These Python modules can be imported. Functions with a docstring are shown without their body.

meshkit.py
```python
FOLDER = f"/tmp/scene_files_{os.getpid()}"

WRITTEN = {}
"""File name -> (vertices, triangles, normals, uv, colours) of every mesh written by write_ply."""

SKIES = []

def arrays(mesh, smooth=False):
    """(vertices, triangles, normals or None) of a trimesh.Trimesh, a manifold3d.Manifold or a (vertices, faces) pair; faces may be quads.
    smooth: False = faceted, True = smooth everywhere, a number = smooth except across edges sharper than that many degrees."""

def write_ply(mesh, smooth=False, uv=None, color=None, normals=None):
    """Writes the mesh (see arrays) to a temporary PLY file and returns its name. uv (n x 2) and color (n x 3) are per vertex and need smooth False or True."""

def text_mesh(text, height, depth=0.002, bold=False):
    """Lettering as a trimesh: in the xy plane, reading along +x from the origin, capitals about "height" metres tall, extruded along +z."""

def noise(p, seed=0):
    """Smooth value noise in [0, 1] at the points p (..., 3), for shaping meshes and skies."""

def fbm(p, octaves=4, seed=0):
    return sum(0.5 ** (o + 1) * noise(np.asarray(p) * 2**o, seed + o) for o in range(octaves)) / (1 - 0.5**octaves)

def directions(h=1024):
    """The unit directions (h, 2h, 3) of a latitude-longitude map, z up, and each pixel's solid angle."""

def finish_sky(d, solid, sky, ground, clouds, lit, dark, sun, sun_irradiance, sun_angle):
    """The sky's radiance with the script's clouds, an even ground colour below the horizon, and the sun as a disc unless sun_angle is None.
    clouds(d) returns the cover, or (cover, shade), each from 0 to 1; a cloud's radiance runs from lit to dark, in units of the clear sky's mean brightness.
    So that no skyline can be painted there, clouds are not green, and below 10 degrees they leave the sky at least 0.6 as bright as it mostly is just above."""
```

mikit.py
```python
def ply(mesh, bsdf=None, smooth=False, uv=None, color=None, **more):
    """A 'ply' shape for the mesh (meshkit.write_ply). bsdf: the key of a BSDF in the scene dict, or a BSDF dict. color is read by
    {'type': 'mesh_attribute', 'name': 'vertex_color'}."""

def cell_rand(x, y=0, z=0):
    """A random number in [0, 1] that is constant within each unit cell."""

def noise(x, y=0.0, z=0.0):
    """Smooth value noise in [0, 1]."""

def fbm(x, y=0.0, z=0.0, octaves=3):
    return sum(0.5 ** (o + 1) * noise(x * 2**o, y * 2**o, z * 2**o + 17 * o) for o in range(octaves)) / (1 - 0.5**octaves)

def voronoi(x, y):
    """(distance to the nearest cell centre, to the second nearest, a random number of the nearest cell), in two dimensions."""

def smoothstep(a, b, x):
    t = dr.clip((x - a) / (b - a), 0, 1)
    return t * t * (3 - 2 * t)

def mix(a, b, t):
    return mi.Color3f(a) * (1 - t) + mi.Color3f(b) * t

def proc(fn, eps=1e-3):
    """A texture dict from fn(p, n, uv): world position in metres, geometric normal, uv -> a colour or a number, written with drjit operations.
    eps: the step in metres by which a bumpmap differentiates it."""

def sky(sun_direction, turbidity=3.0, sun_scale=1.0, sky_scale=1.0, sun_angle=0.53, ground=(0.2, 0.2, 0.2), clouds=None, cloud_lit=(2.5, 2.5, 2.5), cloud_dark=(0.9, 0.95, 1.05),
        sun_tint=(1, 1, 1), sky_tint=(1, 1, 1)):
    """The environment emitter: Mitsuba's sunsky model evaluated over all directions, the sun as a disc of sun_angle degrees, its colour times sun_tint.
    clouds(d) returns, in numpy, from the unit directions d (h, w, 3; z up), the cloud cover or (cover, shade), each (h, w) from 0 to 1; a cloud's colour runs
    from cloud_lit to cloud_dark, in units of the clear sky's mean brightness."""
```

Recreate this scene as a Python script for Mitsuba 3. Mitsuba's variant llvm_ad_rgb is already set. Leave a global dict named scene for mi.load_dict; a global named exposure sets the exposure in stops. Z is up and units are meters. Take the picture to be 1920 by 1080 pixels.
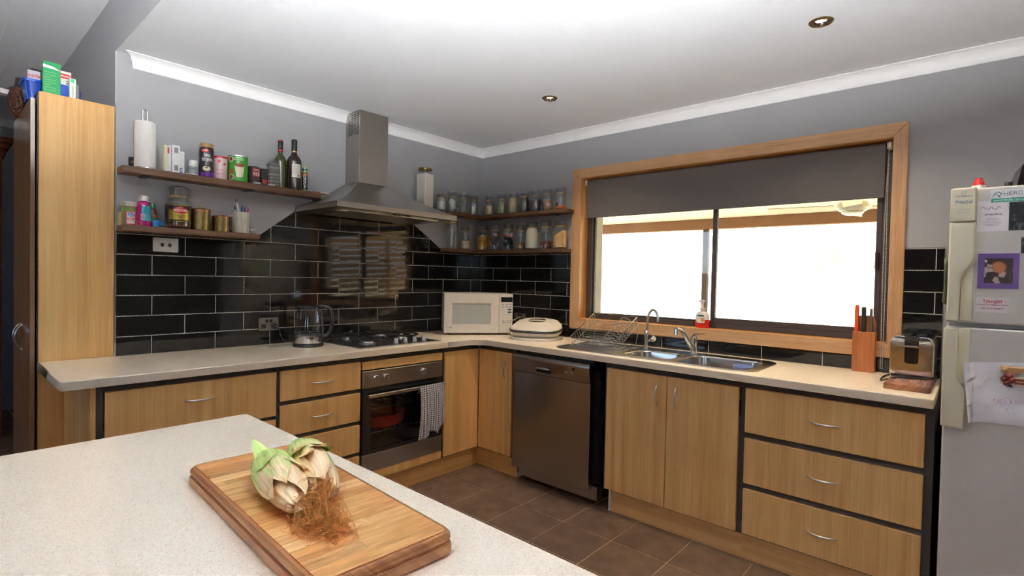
import math, random
import numpy as np, trimesh, shapely, manifold3d
import mitsuba as mi, drjit as dr
import mikit, meshkit
from shapely.geometry import Polygon, box as sbox
from shapely import affinity
from mikit import noise, fbm, cell_rand, smoothstep, mix

scene, labels = {}, {}
T = mi.ScalarTransform4f
rng = random.Random(7)
nrng = np.random.default_rng(11)

# ---------------------------------------------------------------- camera, sky, light, exposure
exposure = 0.6
CAM = np.array([-3.16904, -3.19276, 1.34184])
YAW, PITCH, ROLL, FPX = 0.84278, 0.02057, 0.02107, 984.19
_f = np.array([math.sin(YAW) * math.cos(PITCH), math.cos(YAW) * math.cos(PITCH), -math.sin(PITCH)])
_r = np.array([math.cos(YAW), -math.sin(YAW), 0.0])
_u = np.cross(_r, _f)
_up = -_r * math.sin(ROLL) + _u * math.cos(ROLL)
scene['camera'] = {'type': 'perspective', 'fov': math.degrees(2 * math.atan(960 / FPX)), 'fov_axis': 'x', 'near_clip': 0.05, 'far_clip': 500.0,
                   'to_world': T().look_at(origin=CAM.tolist(), target=(CAM + _f).tolist(), up=_up.tolist())}
scene['sky'] = mikit.sky([0.25, 0.45, 0.85], turbidity=4.0, sun_scale=7.0, sky_scale=13.0, ground=(0.35, 0.35, 0.3))
# the photographer's flash, turned straight up so that it bounces off the ceilings
scene['flash'] = {'type': 'spot', 'intensity': {'type': 'rgb', 'value': [101.0, 101.0, 101.5]}, 'cutoff_angle': 77.5, 'beam_width': 24.0,
                  'to_world': T().look_at(origin=[-3.05, -3.12, 1.50], target=[-3.02, -2.95, 2.70], up=[0, 0, 1])}
DOWNLIGHT_POWER = 2.1
DOWNLIGHTS = [(-0.69, -1.252), (-0.73, -2.677), (-0.75, -4.1)]

# ---------------------------------------------------------------- helpers: materials
def lin(c):
    return (c / 255 / 12.92) if c <= 10.3 else ((c / 255 + 0.055) / 1.055) ** 2.4
def S(r, g, b):
    return [lin(r), lin(g), lin(b)]
def rgb(c):
    return {'type': 'rgb', 'value': list(c)}
def mat(key, color, rough=0.5, two=True, **kw):
    c = color if isinstance(color, dict) else rgb(color)
    d = {'type': 'principled', 'base_color': c, 'roughness': rough, **kw}
    scene[key] = {'type': 'twosided', 'bsdf': d} if two else d
    return key
def bump(key, tex, scale):
    d = scene[key]['bsdf']
    scene[key] = {'type': 'twosided', 'bsdf': {'type': 'bumpmap', 'arbitrary': tex, 'scale': scale, 'bsdf': d}}
VC = {'type': 'mesh_attribute', 'name': 'vertex_color'}

# ---------------------------------------------------------------- helpers: scene entries
def numbered(key):
    if key not in scene and key not in labels and not any(False for _ in ()):
        if key not in USED:
            USED.add(key); return key
    i = 1
    while f'{key}_{i:03d}' in USED:
        i += 1
    k = f'{key}_{i:03d}'; USED.add(k); return k
USED = set()
def thing(name, label, cat, group=None):
    k = numbered(name)
    labels[k] = {'label': label, 'category': cat}
    if group: labels[k]['group'] = group
    return k
def struct(name):
    k = numbered(name); labels[k] = {'kind': 'structure'}; return k
def shape(mesh, m, smooth=35, color=None, uv=None):
    if isinstance(mesh, (list, tuple)) and len(mesh) and isinstance(mesh[0], trimesh.Trimesh):
        mesh = trimesh.util.concatenate(list(mesh))
    if color is not None:
        if smooth not in (True, False):
            mesh = trimesh.graph.smooth_shade(mesh, angle=math.radians(smooth), facet_minarea=None)
            smooth = True
        c = np.asarray(color, float)
        if c.ndim == 1: c = np.tile(c, (len(mesh.vertices), 1))
        return mikit.ply(mesh, m, smooth=smooth, color=c)
    if uv is not None:
        u = np.asarray(uv, float)
        if u.ndim == 1:
            if smooth not in (True, False):
                mesh = trimesh.graph.smooth_shade(mesh, angle=math.radians(smooth), facet_minarea=None)
                smooth = True
            u = np.tile(u, (len(mesh.vertices), 1))
        return mikit.ply(mesh, m, smooth=smooth, uv=u)
    return mikit.ply(mesh, m, smooth=smooth)
def body(key, mesh, m, **kw):            # the thing's own mesh
    scene[key] = shape(mesh, m, **kw)
    return key
def part(parent, name, mesh, m, label=None, stuff=False, **kw):
    k = numbered(parent + '__' + name)
    scene[k] = mesh if isinstance(mesh, dict) else shape(mesh, m, **kw)
    if label or stuff:
        labels[k] = {}
        if label: labels[k]['label'] = label
        if stuff: labels[k]['kind'] = 'stuff'
    return k
def place(shp, M):                        # a copy of a shape dict under a matrix
    return {**shp, 'to_world': T(np.asarray(M, float))}

# ---------------------------------------------------------------- helpers: meshes
def mesh(v, f):
    return trimesh.Trimesh(np.asarray(v, float), np.asarray(f, int), process=False)
def tf(m, M):
    m = m.copy(); m.apply_transform(np.asarray(M, float)); return m
def tr(m, x=0, y=0, z=0):
    m = m.copy(); m.apply_translation([x, y, z]); return m
def rot(m, axis, deg, at=(0, 0, 0)):
    return tf(m, trimesh.transformations.rotation_matrix(math.radians(deg), axis, at))
def basis(o, u, v, n=None):
    u, v = np.asarray(u, float), np.asarray(v, float)
    n = np.cross(u, v) if n is None else np.asarray(n, float)
    M = np.eye(4); M[:3, 0], M[:3, 1], M[:3, 2], M[:3, 3] = u, v, n, o
    return M
def box(x0, x1, y0, y1, z0, z1, bev=0.0):
    x0, x1 = min(x0, x1), max(x0, x1); y0, y1 = min(y0, y1), max(y0, y1); z0, z1 = min(z0, z1), max(z0, z1)
    if bev <= 0:
        m = trimesh.creation.box(extents=(x1 - x0, y1 - y0, z1 - z0)); m.apply_translation([(x0 + x1) / 2, (y0 + y1) / 2, (z0 + z1) / 2]); return m
    b = min(bev, (x1 - x0) * .49, (y1 - y0) * .49, (z1 - z0) * .49)
    pts = []
    for sx, X in ((1, x0), (-1, x1)):
        for sy, Y in ((1, y0), (-1, y1)):
            for sz, Z in ((1, z0), (-1, z1)):
                pts += [(X, Y + sy * b, Z + sz * b), (X + sx * b, Y, Z + sz * b), (X + sx * b, Y + sy * b, Z)]
    return hull(pts)
def hull(pts):
    return trimesh.convex.convex_hull(np.asarray(pts, float))
def rbox(x0, x1, y0, y1, z0, z1, r, sub=1):
    s = trimesh.creation.icosphere(subdivisions=sub, radius=r).vertices
    pts = [s + [X, Y, Z] for X in (x0 + r, x1 - r) for Y in (y0 + r, y1 - r) for Z in (z0 + r, z1 - r)]
    return hull(np.vstack(pts))
def lathe(profile, seg=32, at=(0, 0, 0)):
    p = np.asarray(profile, float); n = len(p); a = np.arange(seg) * 2 * math.pi / seg
    v = np.stack([p[:, None, 0] * np.cos(a), p[:, None, 0] * np.sin(a), np.repeat(p[:, 1:2], seg, 1)], -1).reshape(-1, 3)
    f = []
    for i in range(n - 1):
        for j in range(seg):
            q = (j + 1) % seg
            f += [(i * seg + j, i * seg + q, (i + 1) * seg + q), (i * seg + j, (i + 1) * seg + q, (i + 1) * seg + j)]
    m = mesh(v, f); m.merge_vertices(); m.update_faces(m.nondegenerate_faces()); m.apply_translation(at); return m
def cyl(r, z0, z1, seg=24, at=(0, 0), bev=0.0):
    p = [(0, z0), (r, z0), (r, z1), (0, z1)] if bev <= 0 else [(0, z0), (r - bev, z0), (r, z0 + bev), (r, z1 - bev), (r - bev, z1), (0, z1)]
    return lathe(p, seg, (at[0], at[1], 0))
def cyl_to(p0, p1, r, seg=16):
    return trimesh.creation.cylinder(radius=r, segment=[p0, p1], sections=seg)
def tube(path, r, sides=8, cap=True, closed=False, flat=1.0):
    p = np.asarray(path, float); n = len(p)
    t = np.gradient(p, axis=0)
    if closed: t = np.roll(p, -1, 0) - np.roll(p, 1, 0)
    t /= np.linalg.norm(t, axis=1, keepdims=True) + 1e-12
    a = np.array([0, 0, 1.0]) if abs(t[0][2]) < .9 else np.array([1.0, 0, 0])
    A = []
    for k in range(n):
        a = a - t[k] * np.dot(a, t[k]); a /= np.linalg.norm(a) + 1e-12; A.append(a)
    A = np.array(A); B = np.cross(t, A); an = np.arange(sides) * 2 * math.pi / sides
    R = np.broadcast_to(np.asarray(r, float), (n,))[:, None, None]
    v = p[:, None] + R * (np.cos(an)[None, :, None] * A[:, None] * flat + np.sin(an)[None, :, None] * B[:, None])
    v = v.reshape(-1, 3); f = []
    for i in range(n if closed else n - 1):
        k = (i + 1) % n
        for j in range(sides):
            q = (j + 1) % sides
            f += [(i * sides + j, i * sides + q, k * sides + q), (i * sides + j, k * sides + q, k * sides + j)]
    if cap and not closed:
        v = np.vstack([v, p[0], p[-1]]); c0, c1 = len(v) - 2, len(v) - 1
        for j in range(sides):
            q = (j + 1) % sides
            f += [(c0, q, j), (c1, (n - 1) * sides + j, (n - 1) * sides + q)]
    return mesh(v, f)
def spline(pts, n=24):
    from scipy.interpolate import CubicSpline
    p = np.asarray(pts, float); d = np.r_[0, np.cumsum(np.linalg.norm(np.diff(p, axis=0), axis=1))]
    return CubicSpline(d, p)(np.linspace(0, d[-1], n))
def prism(poly, z0, z1):
    if poly.is_empty: return None
    gs = [g for g in getattr(poly, 'geoms', [poly]) if g.area > 1e-9 and g.geom_type == 'Polygon']
    ms = [trimesh.creation.extrude_polygon(g, z1 - z0, engine='earcut') for g in gs]
    m = trimesh.util.concatenate(ms); m.apply_translation([0, 0, z0]); return m
def rrect(x0, x1, y0, y1, r, n=5):
    return sbox(x0 + r, y0 + r, x1 - r, y1 - r).buffer(r, quad_segs=n)
def inset(pts, d):
    p = np.asarray(pts, float); a = np.roll(p, 1, 0); b = np.roll(p, -1, 0)
    e0 = p - a; e1 = b - p
    e0 /= np.linalg.norm(e0, axis=1, keepdims=True); e1 /= np.linalg.norm(e1, axis=1, keepdims=True)
    n0 = np.stack([-e0[:, 1], e0[:, 0]], 1); n1 = np.stack([-e1[:, 1], e1[:, 0]], 1)
    k = n0 + n1; k /= np.maximum(1 + (n0 * n1).sum(1, keepdims=True), .2)
    return p + k * d
def loft(rings, cap0=True, cap1=True):
    n = len(rings[0]); v = np.vstack(rings); f = []
    for i in range(len(rings) - 1):
        for j in range(n):
            q = (j + 1) % n
            f += [(i * n + j, i * n + q, (i + 1) * n + q), (i * n + j, (i + 1) * n + q, (i + 1) * n + j)]
    ms = [mesh(v, f)]
    for on, ring, flip in ((cap0, rings[0], True), (cap1, rings[-1], False)):
        if on:
            r = np.asarray(ring); o, t = trimesh.creation.triangulate_polygon(Polygon(r[:, :2]), engine='earcut')
            ms.append(mesh(np.c_[o, np.full(len(o), r[:, 2].mean())], t[:, ::-1] if flip else t))
    m = trimesh.util.concatenate(ms); m.merge_vertices(); return m
def slab(pts, z0, z1, r=0.004, n=3, holes=(), both=False):
    """A prism with a rounded upper (and lower) edge; pts counter-clockwise; holes are polygons cut straight through."""
    p = np.asarray(pts, float)
    if Polygon(p).exterior.is_ccw is False: p = p[::-1]
    rings = []
    an = [k * math.pi / 2 / n for k in range(n + 1)]
    lo = [(r * (1 - math.sin(a)), z0 + r * (1 - math.cos(a))) for a in an] if both else [(0, z0)]
    for d, z in lo + [(r * (1 - math.cos(a)), z1 - r + r * math.sin(a)) for a in an]:
        rings.append(np.c_[inset(p, d) if d > 0 else p, np.full(len(p), z)])
    m = loft(rings, not holes, not holes)
    if holes:
        ms = [m]
        for ring, z, flip in ((rings[0], z0, True), (rings[-1], z1, False)):
            o, t = trimesh.creation.triangulate_polygon(Polygon(ring[:, :2], [h.exterior.coords[:-1] for h in holes]), engine='earcut')
            ms.append(mesh(np.c_[o, np.full(len(o), z)], t[:, ::-1] if flip else t))
        for h in holes:
            c = np.array(h.exterior.coords[:-1])
            if h.exterior.is_ccw: c = c[::-1]
            ms.append(loft([np.c_[c, np.full(len(c), z0)], np.c_[c, np.full(len(c), z1)]], False, False))
        m = trimesh.util.concatenate(ms)
    return m
def ring_pts(poly):
    c = np.array(poly.exterior.coords[:-1]); return c if poly.exterior.is_ccw else c[::-1]
_TXT = {}
def text(s, h, o, u=(1, 0, 0), v=(0, 0, 1), depth=0.0006, bold=False, align='l', width=None):
    """Lettering standing at o, reading along u, upright along v."""
    k = (s, bold)
    if k not in _TXT: _TXT[k] = meshkit.text_mesh(s, 1.0, 0.01, bold)
    m = _TXT[k].copy(); w = m.bounds[1][0]
    sx = h if width is None else width / w
    off = {'l': 0, 'c': -w * sx / 2, 'r': -w * sx}[align]
    m.apply_transform(np.diag([sx, h, depth / .01, 1])); m.apply_translation([off, 0, 0])
    return tf(m, basis(np.asarray(o, float), u, v))
def wrap(m, r, c, ang, z=0.0):
    """Bends a flat mesh (x along, y up, z out) around the upright cylinder of radius r at c; x = 0 faces the direction ang."""
    m = mesh(*trimesh.remesh.subdivide_to_size(m.vertices, m.faces, max(r * .22, .002)))
    v = m.vertices; a = ang + v[:, 0] / r; R = r + v[:, 2]
    m.vertices = np.stack([c[0] + R * np.cos(a), c[1] + R * np.sin(a), z + v[:, 1]], 1); return m
def flat_text(s, h, depth=0.0005, bold=False, width=None, align='c'):
    return text(s, h, (0, 0, 0), (1, 0, 0), (0, 1, 0), depth, bold, align, width)
def patch(w, h, n=10, d=0.0004):
    """A thin flat sheet, x along and y up, for wrapping."""
    xs = np.linspace(-w / 2, w / 2, n + 1); v = []; f = []
    for x in xs: v += [(x, 0, d), (x, h, d)]
    for i in range(n): f += [(2 * i, 2 * i + 2, 2 * i + 3), (2 * i, 2 * i + 3, 2 * i + 1)]
    return mesh(v, f)
def toward(x, y):                         # the direction from a place to the room, for the printed side of a package
    return math.atan2(CAM[1] - y, CAM[0] - x)
def heap(r, z0, z1, lump=0.0, seg=20, slope=0.0, seed=0):
    """What a jar holds: a cylinder of radius r with an uneven top."""
    rows = [(0, z0), (r * .9, z0), (r, z0 + .004)] + [(r, z0 + (z1 - z0) * t) for t in (.25, .5, .66, .74, .82, .90, .97)] + [(r * .8, z1), (r * .4, z1 + .002), (0, z1 + .003)]
    m = lathe(rows, seg); v = m.vertices.copy()
    if lump:
        nv = meshkit.noise(v / (lump * 4) + seed * 7.3) - .6
        k = np.maximum(np.hypot(v[:, 0], v[:, 1]), 1e-4)[:, None]
        v[:, :2] *= 1 + np.minimum(nv[:, None] * lump, 0) / k * (k > r * .5)
        v[:, 2] += np.where(v[:, 2] > z0 + .01, (meshkit.noise(v / (lump * 5) + 31) - .5) * lump * 2, 0)
    if slope:
        v[:, 2] = z0 + (v[:, 2] - z0) * (1 + slope * v[:, 1] / r)
    return mesh(v, m.faces)
# ---------------------------------------------------------------- materials
def wood(dark, mid, light, fine=260.0, streak=34.0, along=1.6, contrast=1.0, pores=0.0):
    def fn(p, n, uv):
        a, c = uv.x, uv.y
        w = c + 0.006 * noise(a * 3.0, c * 5.0)
        s = fbm(w * streak, a * along * 0.6, 3.1)
        g = noise(w * fine, a * along * 5.0, 9.0)
        f = noise(w * fine * 3.1, a * along * 14.0, 2.0)
        t = dr.clip(0.5 + contrast * (0.95 * (s - 0.5) + 0.38 * (g - 0.5) + 0.22 * (f - 0.5)), 0, 1)
        c1 = mix(dark, mid, dr.clip(t * 2, 0, 1))
        out = mix(c1, light, dr.clip(t * 2 - 1, 0, 1))
        if pores:
            k = smoothstep(0.78, 0.9, noise(w * 900.0, a * 26.0, 5.0))
            out = out * (1 - pores * k)
        return out
    return mikit.proc(fn)
def gshape(m, key, axis, off=None, smooth=False):
    """A wooden piece: uv.x runs along its grain, uv.y across it."""
    if isinstance(m, (list, tuple)): m = trimesh.util.concatenate(list(m))
    if smooth not in (True, False):
        m = trimesh.graph.smooth_shade(m, angle=math.radians(smooth), facet_minarea=None); smooth = True
    off = nrng.random() * 40 if off is None else off
    v = np.asarray(m.vertices); o = [k for k in range(3) if k != axis]
    return mikit.ply(m, key, smooth=smooth, uv=np.c_[v[:, axis] + off * .37, v[:, o[0]] + v[:, o[1]] + off])

mat('mat_veneer', wood(S(196, 143, 82), S(221, 172, 107), S(233, 192, 132), 230, 30, 1.1, .85), .42, specular=.4)
mat('mat_timber', wood(S(164, 116, 76), S(198, 152, 108), S(214, 174, 130), 180, 22, 1.6, .9, .12), .38, specular=.45)
mat('mat_jamb', wood(S(176, 112, 52), S(205, 145, 78), S(222, 166, 98), 180, 22, 1.6, .8), .4, specular=.4)
mat('mat_shelf', wood(S(52, 34, 22), S(84, 58, 40), S(112, 80, 56), 160, 26, 1.8, 1.1), .5)
mat('mat_stave', wood(S(144, 76, 36), S(190, 120, 66), S(216, 156, 98), 130, 7, 3.2, 1.05, .16), .42, specular=.4)
mat('mat_stave_dark', wood(S(122, 64, 32), S(166, 104, 60), S(192, 136, 88), 130, 9, 3.2, 1.05, .2), .42, specular=.4)
mat('mat_stave_light', wood(S(172, 106, 56), S(210, 148, 92), S(230, 180, 124), 130, 7, 3.2, .9, .1), .42, specular=.4)
mat('mat_board_edge', wood(S(92, 50, 26), S(130, 78, 44), S(158, 100, 60), 200, 26, 2.0, 1.0, .15), .35)
mat('mat_walnut', wood(S(62, 34, 20), S(112, 68, 42), S(168, 112, 66), 150, 16, 2.4, 1.4), .4)
mat('mat_block', wood(S(150, 82, 40), S(182, 108, 58), S(200, 130, 76), 180, 24, 1.6, .8), .4)
mat('mat_dark_timber', wood(S(46, 20, 12), S(74, 36, 20), S(100, 54, 30), 150, 20, 1.2, 1.0), .75, specular=.15)
mat('mat_wall', S(163, 165, 170), .7)
mat('mat_wall_shaded', S(84, 78, 76), .8)  # dimness of the unseen room behind is put into this wall colour
mat('mat_wall_light', S(196, 196, 200), .6)
mat('mat_ceiling', S(200, 204, 209), .8)
mat('mat_ceiling_hall', S(222, 223, 226), .8)
mat('mat_cornice', S(240, 242, 244), .5)
mat('mat_black', S(20, 18, 18), .35)
mat('mat_black_gloss', S(12, 12, 12), .08)
mat('mat_tile', S(11, 10, 10), .05, specular=.5)
mat('mat_grout', S(186, 184, 180), .9)
mat('mat_floor_grout', S(150, 118, 84), .9)
def _floor(p, n, uv):
    k = fbm(p.x * 16, p.y * 16, 1.0, 4)
    f = noise(p.x * 240, p.y * 240, 0.5)
    return mix(S(84, 66, 54), S(110, 88, 73), dr.clip(0.4 + (k - .5) * .9 + (f - .5) * .4 + uv.x * .35, 0, 1))
mat('mat_floor', mikit.proc(_floor), .42, specular=.4)
def _bench(p, n, uv):
    a = cell_rand(p.x * 820, p.y * 820, p.z * 820)
    b = cell_rand(p.x * 560 + .3, p.y * 560 + .7, p.z * 560 + .2)
    c = mix(S(224, 208, 184), S(235, 221, 200), noise(p.x * 260, p.y * 260, p.z * 260))
    c = mix(c, S(178, 156, 126), mi.Float(0.75) * dr.select(a > 0.945, 1.0, 0.0))
    c = mix(c, S(247, 240, 226), mi.Float(0.4) * dr.select(b > 0.95, 1.0, 0.0))
    return c
mat('mat_bench', mikit.proc(_bench), .33, specular=.45)
def _brushed(ax, lo, hi):
    def fn(p, n, uv):
        q = (p.x + p.y, p.z) if ax else (p.z, p.x + p.y)
        return lo + (hi - lo) * noise(q[0] * 3.0, q[1] * 900.0)
    return mikit.proc(fn)
mat('mat_steel', [.56, .545, .525], .26, metallic=1.0)
mat('mat_hood', [.42, .395, .365], .3, metallic=1.0)
mat('mat_steel_panel', [.42, .40, .38], .3, metallic=1.0, anisotropic=.6)
mat('mat_dw', [.27, .245, .225], .25, metallic=1.0, anisotropic=.5)
mat('mat_sink', [.50, .48, .45], .2, metallic=1.0)
mat('mat_chrome', [.72, .71, .70], .07, metallic=1.0)
mat('mat_nickel', [.60, .59, .58], .16, metallic=1.0)
mat('mat_nickel_dark', [.34, .33, .31], .3, metallic=1.0)
mat('mat_brass', [.34, .24, .10], .3, metallic=1.0)
mat('mat_gold', [.72, .50, .20], .22, metallic=1.0)
mat('mat_alu', S(58, 48, 44), .4)
mat('mat_white', S(232, 230, 226), .35)
mat('mat_cream', S(222, 214, 186), .38)
mat('mat_appliance', S(226, 218, 208), .3)
mat('mat_fridge', S(211, 208, 203), .3)
mat('mat_gloss', VC, .18, specular=.5)
mat('mat_satin', VC, .4)
mat('mat_matte', VC, .8)
mat('mat_metallic', VC, .3, metallic=.85)
scene['mat_glass'] = {'type': 'thindielectric', 'int_ior': 1.5, 'specular_transmittance': rgb([.93, .95, .94])}
scene['mat_jar'] = {'type': 'dielectric', 'int_ior': 1.5, 'ext_ior': 1.0}
scene['mat_pane'] = {'type': 'thindielectric', 'int_ior': 1.5, 'specular_transmittance': rgb([.97, .98, .97])}
scene['mat_oven_glass'] = {'type': 'thindielectric', 'int_ior': 1.5, 'specular_transmittance': rgb([.42, .40, .38])}
scene['mat_kettle_glass'] = {'type': 'thindielectric', 'int_ior': 1.5, 'specular_transmittance': rgb([.80, .82, .85])}
scene['mat_plastic_film'] = {'type': 'thindielectric', 'int_ior': 1.6, 'specular_transmittance': rgb([.82, .82, .82])}
scene['mat_soap'] = {'type': 'thindielectric', 'int_ior': 1.5, 'specular_transmittance': rgb([.95, .9, .88])}
mat('mat_wine', [.012, .006, .004], .06, specular=.6)
mat('mat_wine_green', [.035, .045, .008], .06, specular=.6)
def _blind(p, n, uv):
    w = .5 + .5 * noise(p.y * 1500, p.z * 1500)
    return mix(S(86, 82, 82), S(106, 102, 102), w)
mat('mat_blind', mikit.proc(_blind), .8)
def _gingham(p, n, uv):
    fx = dr.abs(uv.x * 26 - dr.floor(uv.x * 26) - .5); fy = dr.abs(uv.y * 25 - dr.floor(uv.y * 25) - .5)
    a = dr.select(fx < .25, 1.0, 0.0); b = dr.select(fy < .25, 1.0, 0.0)
    return mix(S(222, 216, 208), S(38, 40, 82), dr.clip((a + b) * .5 + .12 * a * b, 0, 1))
mat('mat_towel', mikit.proc(_gingham), .9, sheen=.3)
def _husk(p, n, uv):
    rib = noise(uv.y * 34.0, uv.x * 1.5, 4.0); rib2 = noise(uv.y * 90.0, uv.x * 3.0, 7.0)
    g = smoothstep(0.50, 0.80, uv.x + .22 * (noise(uv.y * 5.0, uv.x * 4.0, 2.0) - .5))
    green = mix(S(118, 158, 66), S(176, 196, 108), rib)
    straw = mix(S(194, 154, 104), S(228, 196, 150), .6 * rib + .4 * rib2)
    c = mix(green, straw, g)
    return mix(c, S(150, 112, 70), .35 * smoothstep(.78, .92, noise(uv.x * 9.0, uv.y * 9.0, 11.0)))
mat('mat_husk', mikit.proc(_husk), .55, specular=.3)
mat('mat_silk', S(206, 140, 74), .6)
def _towel_roll(p, n, uv):
    return mix(S(228, 227, 224), S(243, 243, 241), noise(p.x * 240, p.y * 240, p.z * 240))
mat('mat_paper_towel', mikit.proc(_towel_roll), .9)
bump('mat_paper_towel', mikit.proc(lambda p, n, uv: noise(p.x * 190, p.y * 190, p.z * 190)), .002)
def _drawing(p, n, uv):
    d = mi.Color3f(S(226, 224, 230))
    for i, (cx, cz, r, c) in enumerate([(-3.262, .955, .026, (205, 120, 170)), (-3.255, .952, .016, (150, 140, 190)), (-3.20, .985, .02, (216, 190, 208)), (-3.225, 1.03, .03, (196, 205, 196)), (-3.285, .93, .03, (180, 190, 214))]):
        q = dr.sqrt(dr.square((p.y - cx) * (1 + .2 * i)) + dr.square((p.z - cz) * 1.7)) / r
        w = q + .5 * (noise(p.y * 130, p.z * 130, i * 3.0) - .5)
        line = smoothstep(.16, .02, dr.abs(w * 2 - dr.floor(w * 2) - .5)) * smoothstep(1.5, .9, w)
        d = mix(d, S(*c), .75 * line)
    return d
mat('mat_drawing', mikit.proc(_drawing), .8)
def _photo(p, n, uv):
    k = fbm(p.y * 60, p.z * 60, 3.0); j = noise(p.y * 45, p.z * 38, 8.0)
    c = mix(S(40, 26, 24), S(206, 190, 180), smoothstep(.52, .62, k))
    return mix(c, S(208, 130, 84), smoothstep(1.1, .7, dr.sqrt(dr.square((p.y + 3.240) / .019) + dr.square((p.z - 1.411) / .022)) + .3 * (j - .5)))
mat('mat_photo', mikit.proc(_photo), .25)
def _mono(p, n, uv):
    return mix(S(20, 20, 22), S(90, 92, 96), smoothstep(.5, .8, fbm(p.y * 70, p.z * 70, 1.0)))
mat('mat_mono_photo', mikit.proc(_mono), .2)
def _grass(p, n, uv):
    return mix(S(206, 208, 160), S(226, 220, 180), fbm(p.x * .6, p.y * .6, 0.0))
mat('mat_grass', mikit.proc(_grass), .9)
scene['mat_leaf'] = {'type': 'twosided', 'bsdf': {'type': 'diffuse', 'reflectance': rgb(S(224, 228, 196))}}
mat('mat_wicker', wood(S(46, 22, 10), S(84, 44, 22), S(116, 68, 36), 90, 40, 8, 1.2), .5)
for k, w in (('mat_lamp', [16.0, 12.5, 8.5]),):
    scene[k] = {'type': 'diffuse', 'reflectance': rgb([.8, .8, .8])}

BLACK, WHITE = S(20, 20, 20), S(238, 236, 232)

# ---------------------------------------------------------------- structure
H, HH = 2.41, 2.70                        # the kitchen ceiling, the hall ceiling
XL = -2.54                                # the free end of the back wall
BZ = 0.91                                 # bench height
A_U, A_V = (1, 0, 0), (0, 0, 1)           # the back wall (y = 0, faces -y)
B_U, B_V = (0, -1, 0), (0, 0, 1)          # the window wall (x = 0, faces -x)
YB, ZB = -5.6, 2.41
wall_back = struct('wall_back')
body(wall_back, box(XL, .24, 0, .12, -.1, HH), 'mat_wall')
WY0, WY1, WZ0, WZ1 = -2.858, -1.030, 1.055, 2.065        # the window's clear opening
wall_right = struct('wall_right')
wp = Polygon([(YB, -.1), (.12, -.1), (.12, 2.6), (YB, 2.6)], [[(WY0 - .012, WZ0 - .012), (WY1 + .012, WZ0 - .012), (WY1 + .012, WZ1 + .012), (WY0 - .012, WZ1 + .012)]])
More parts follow.
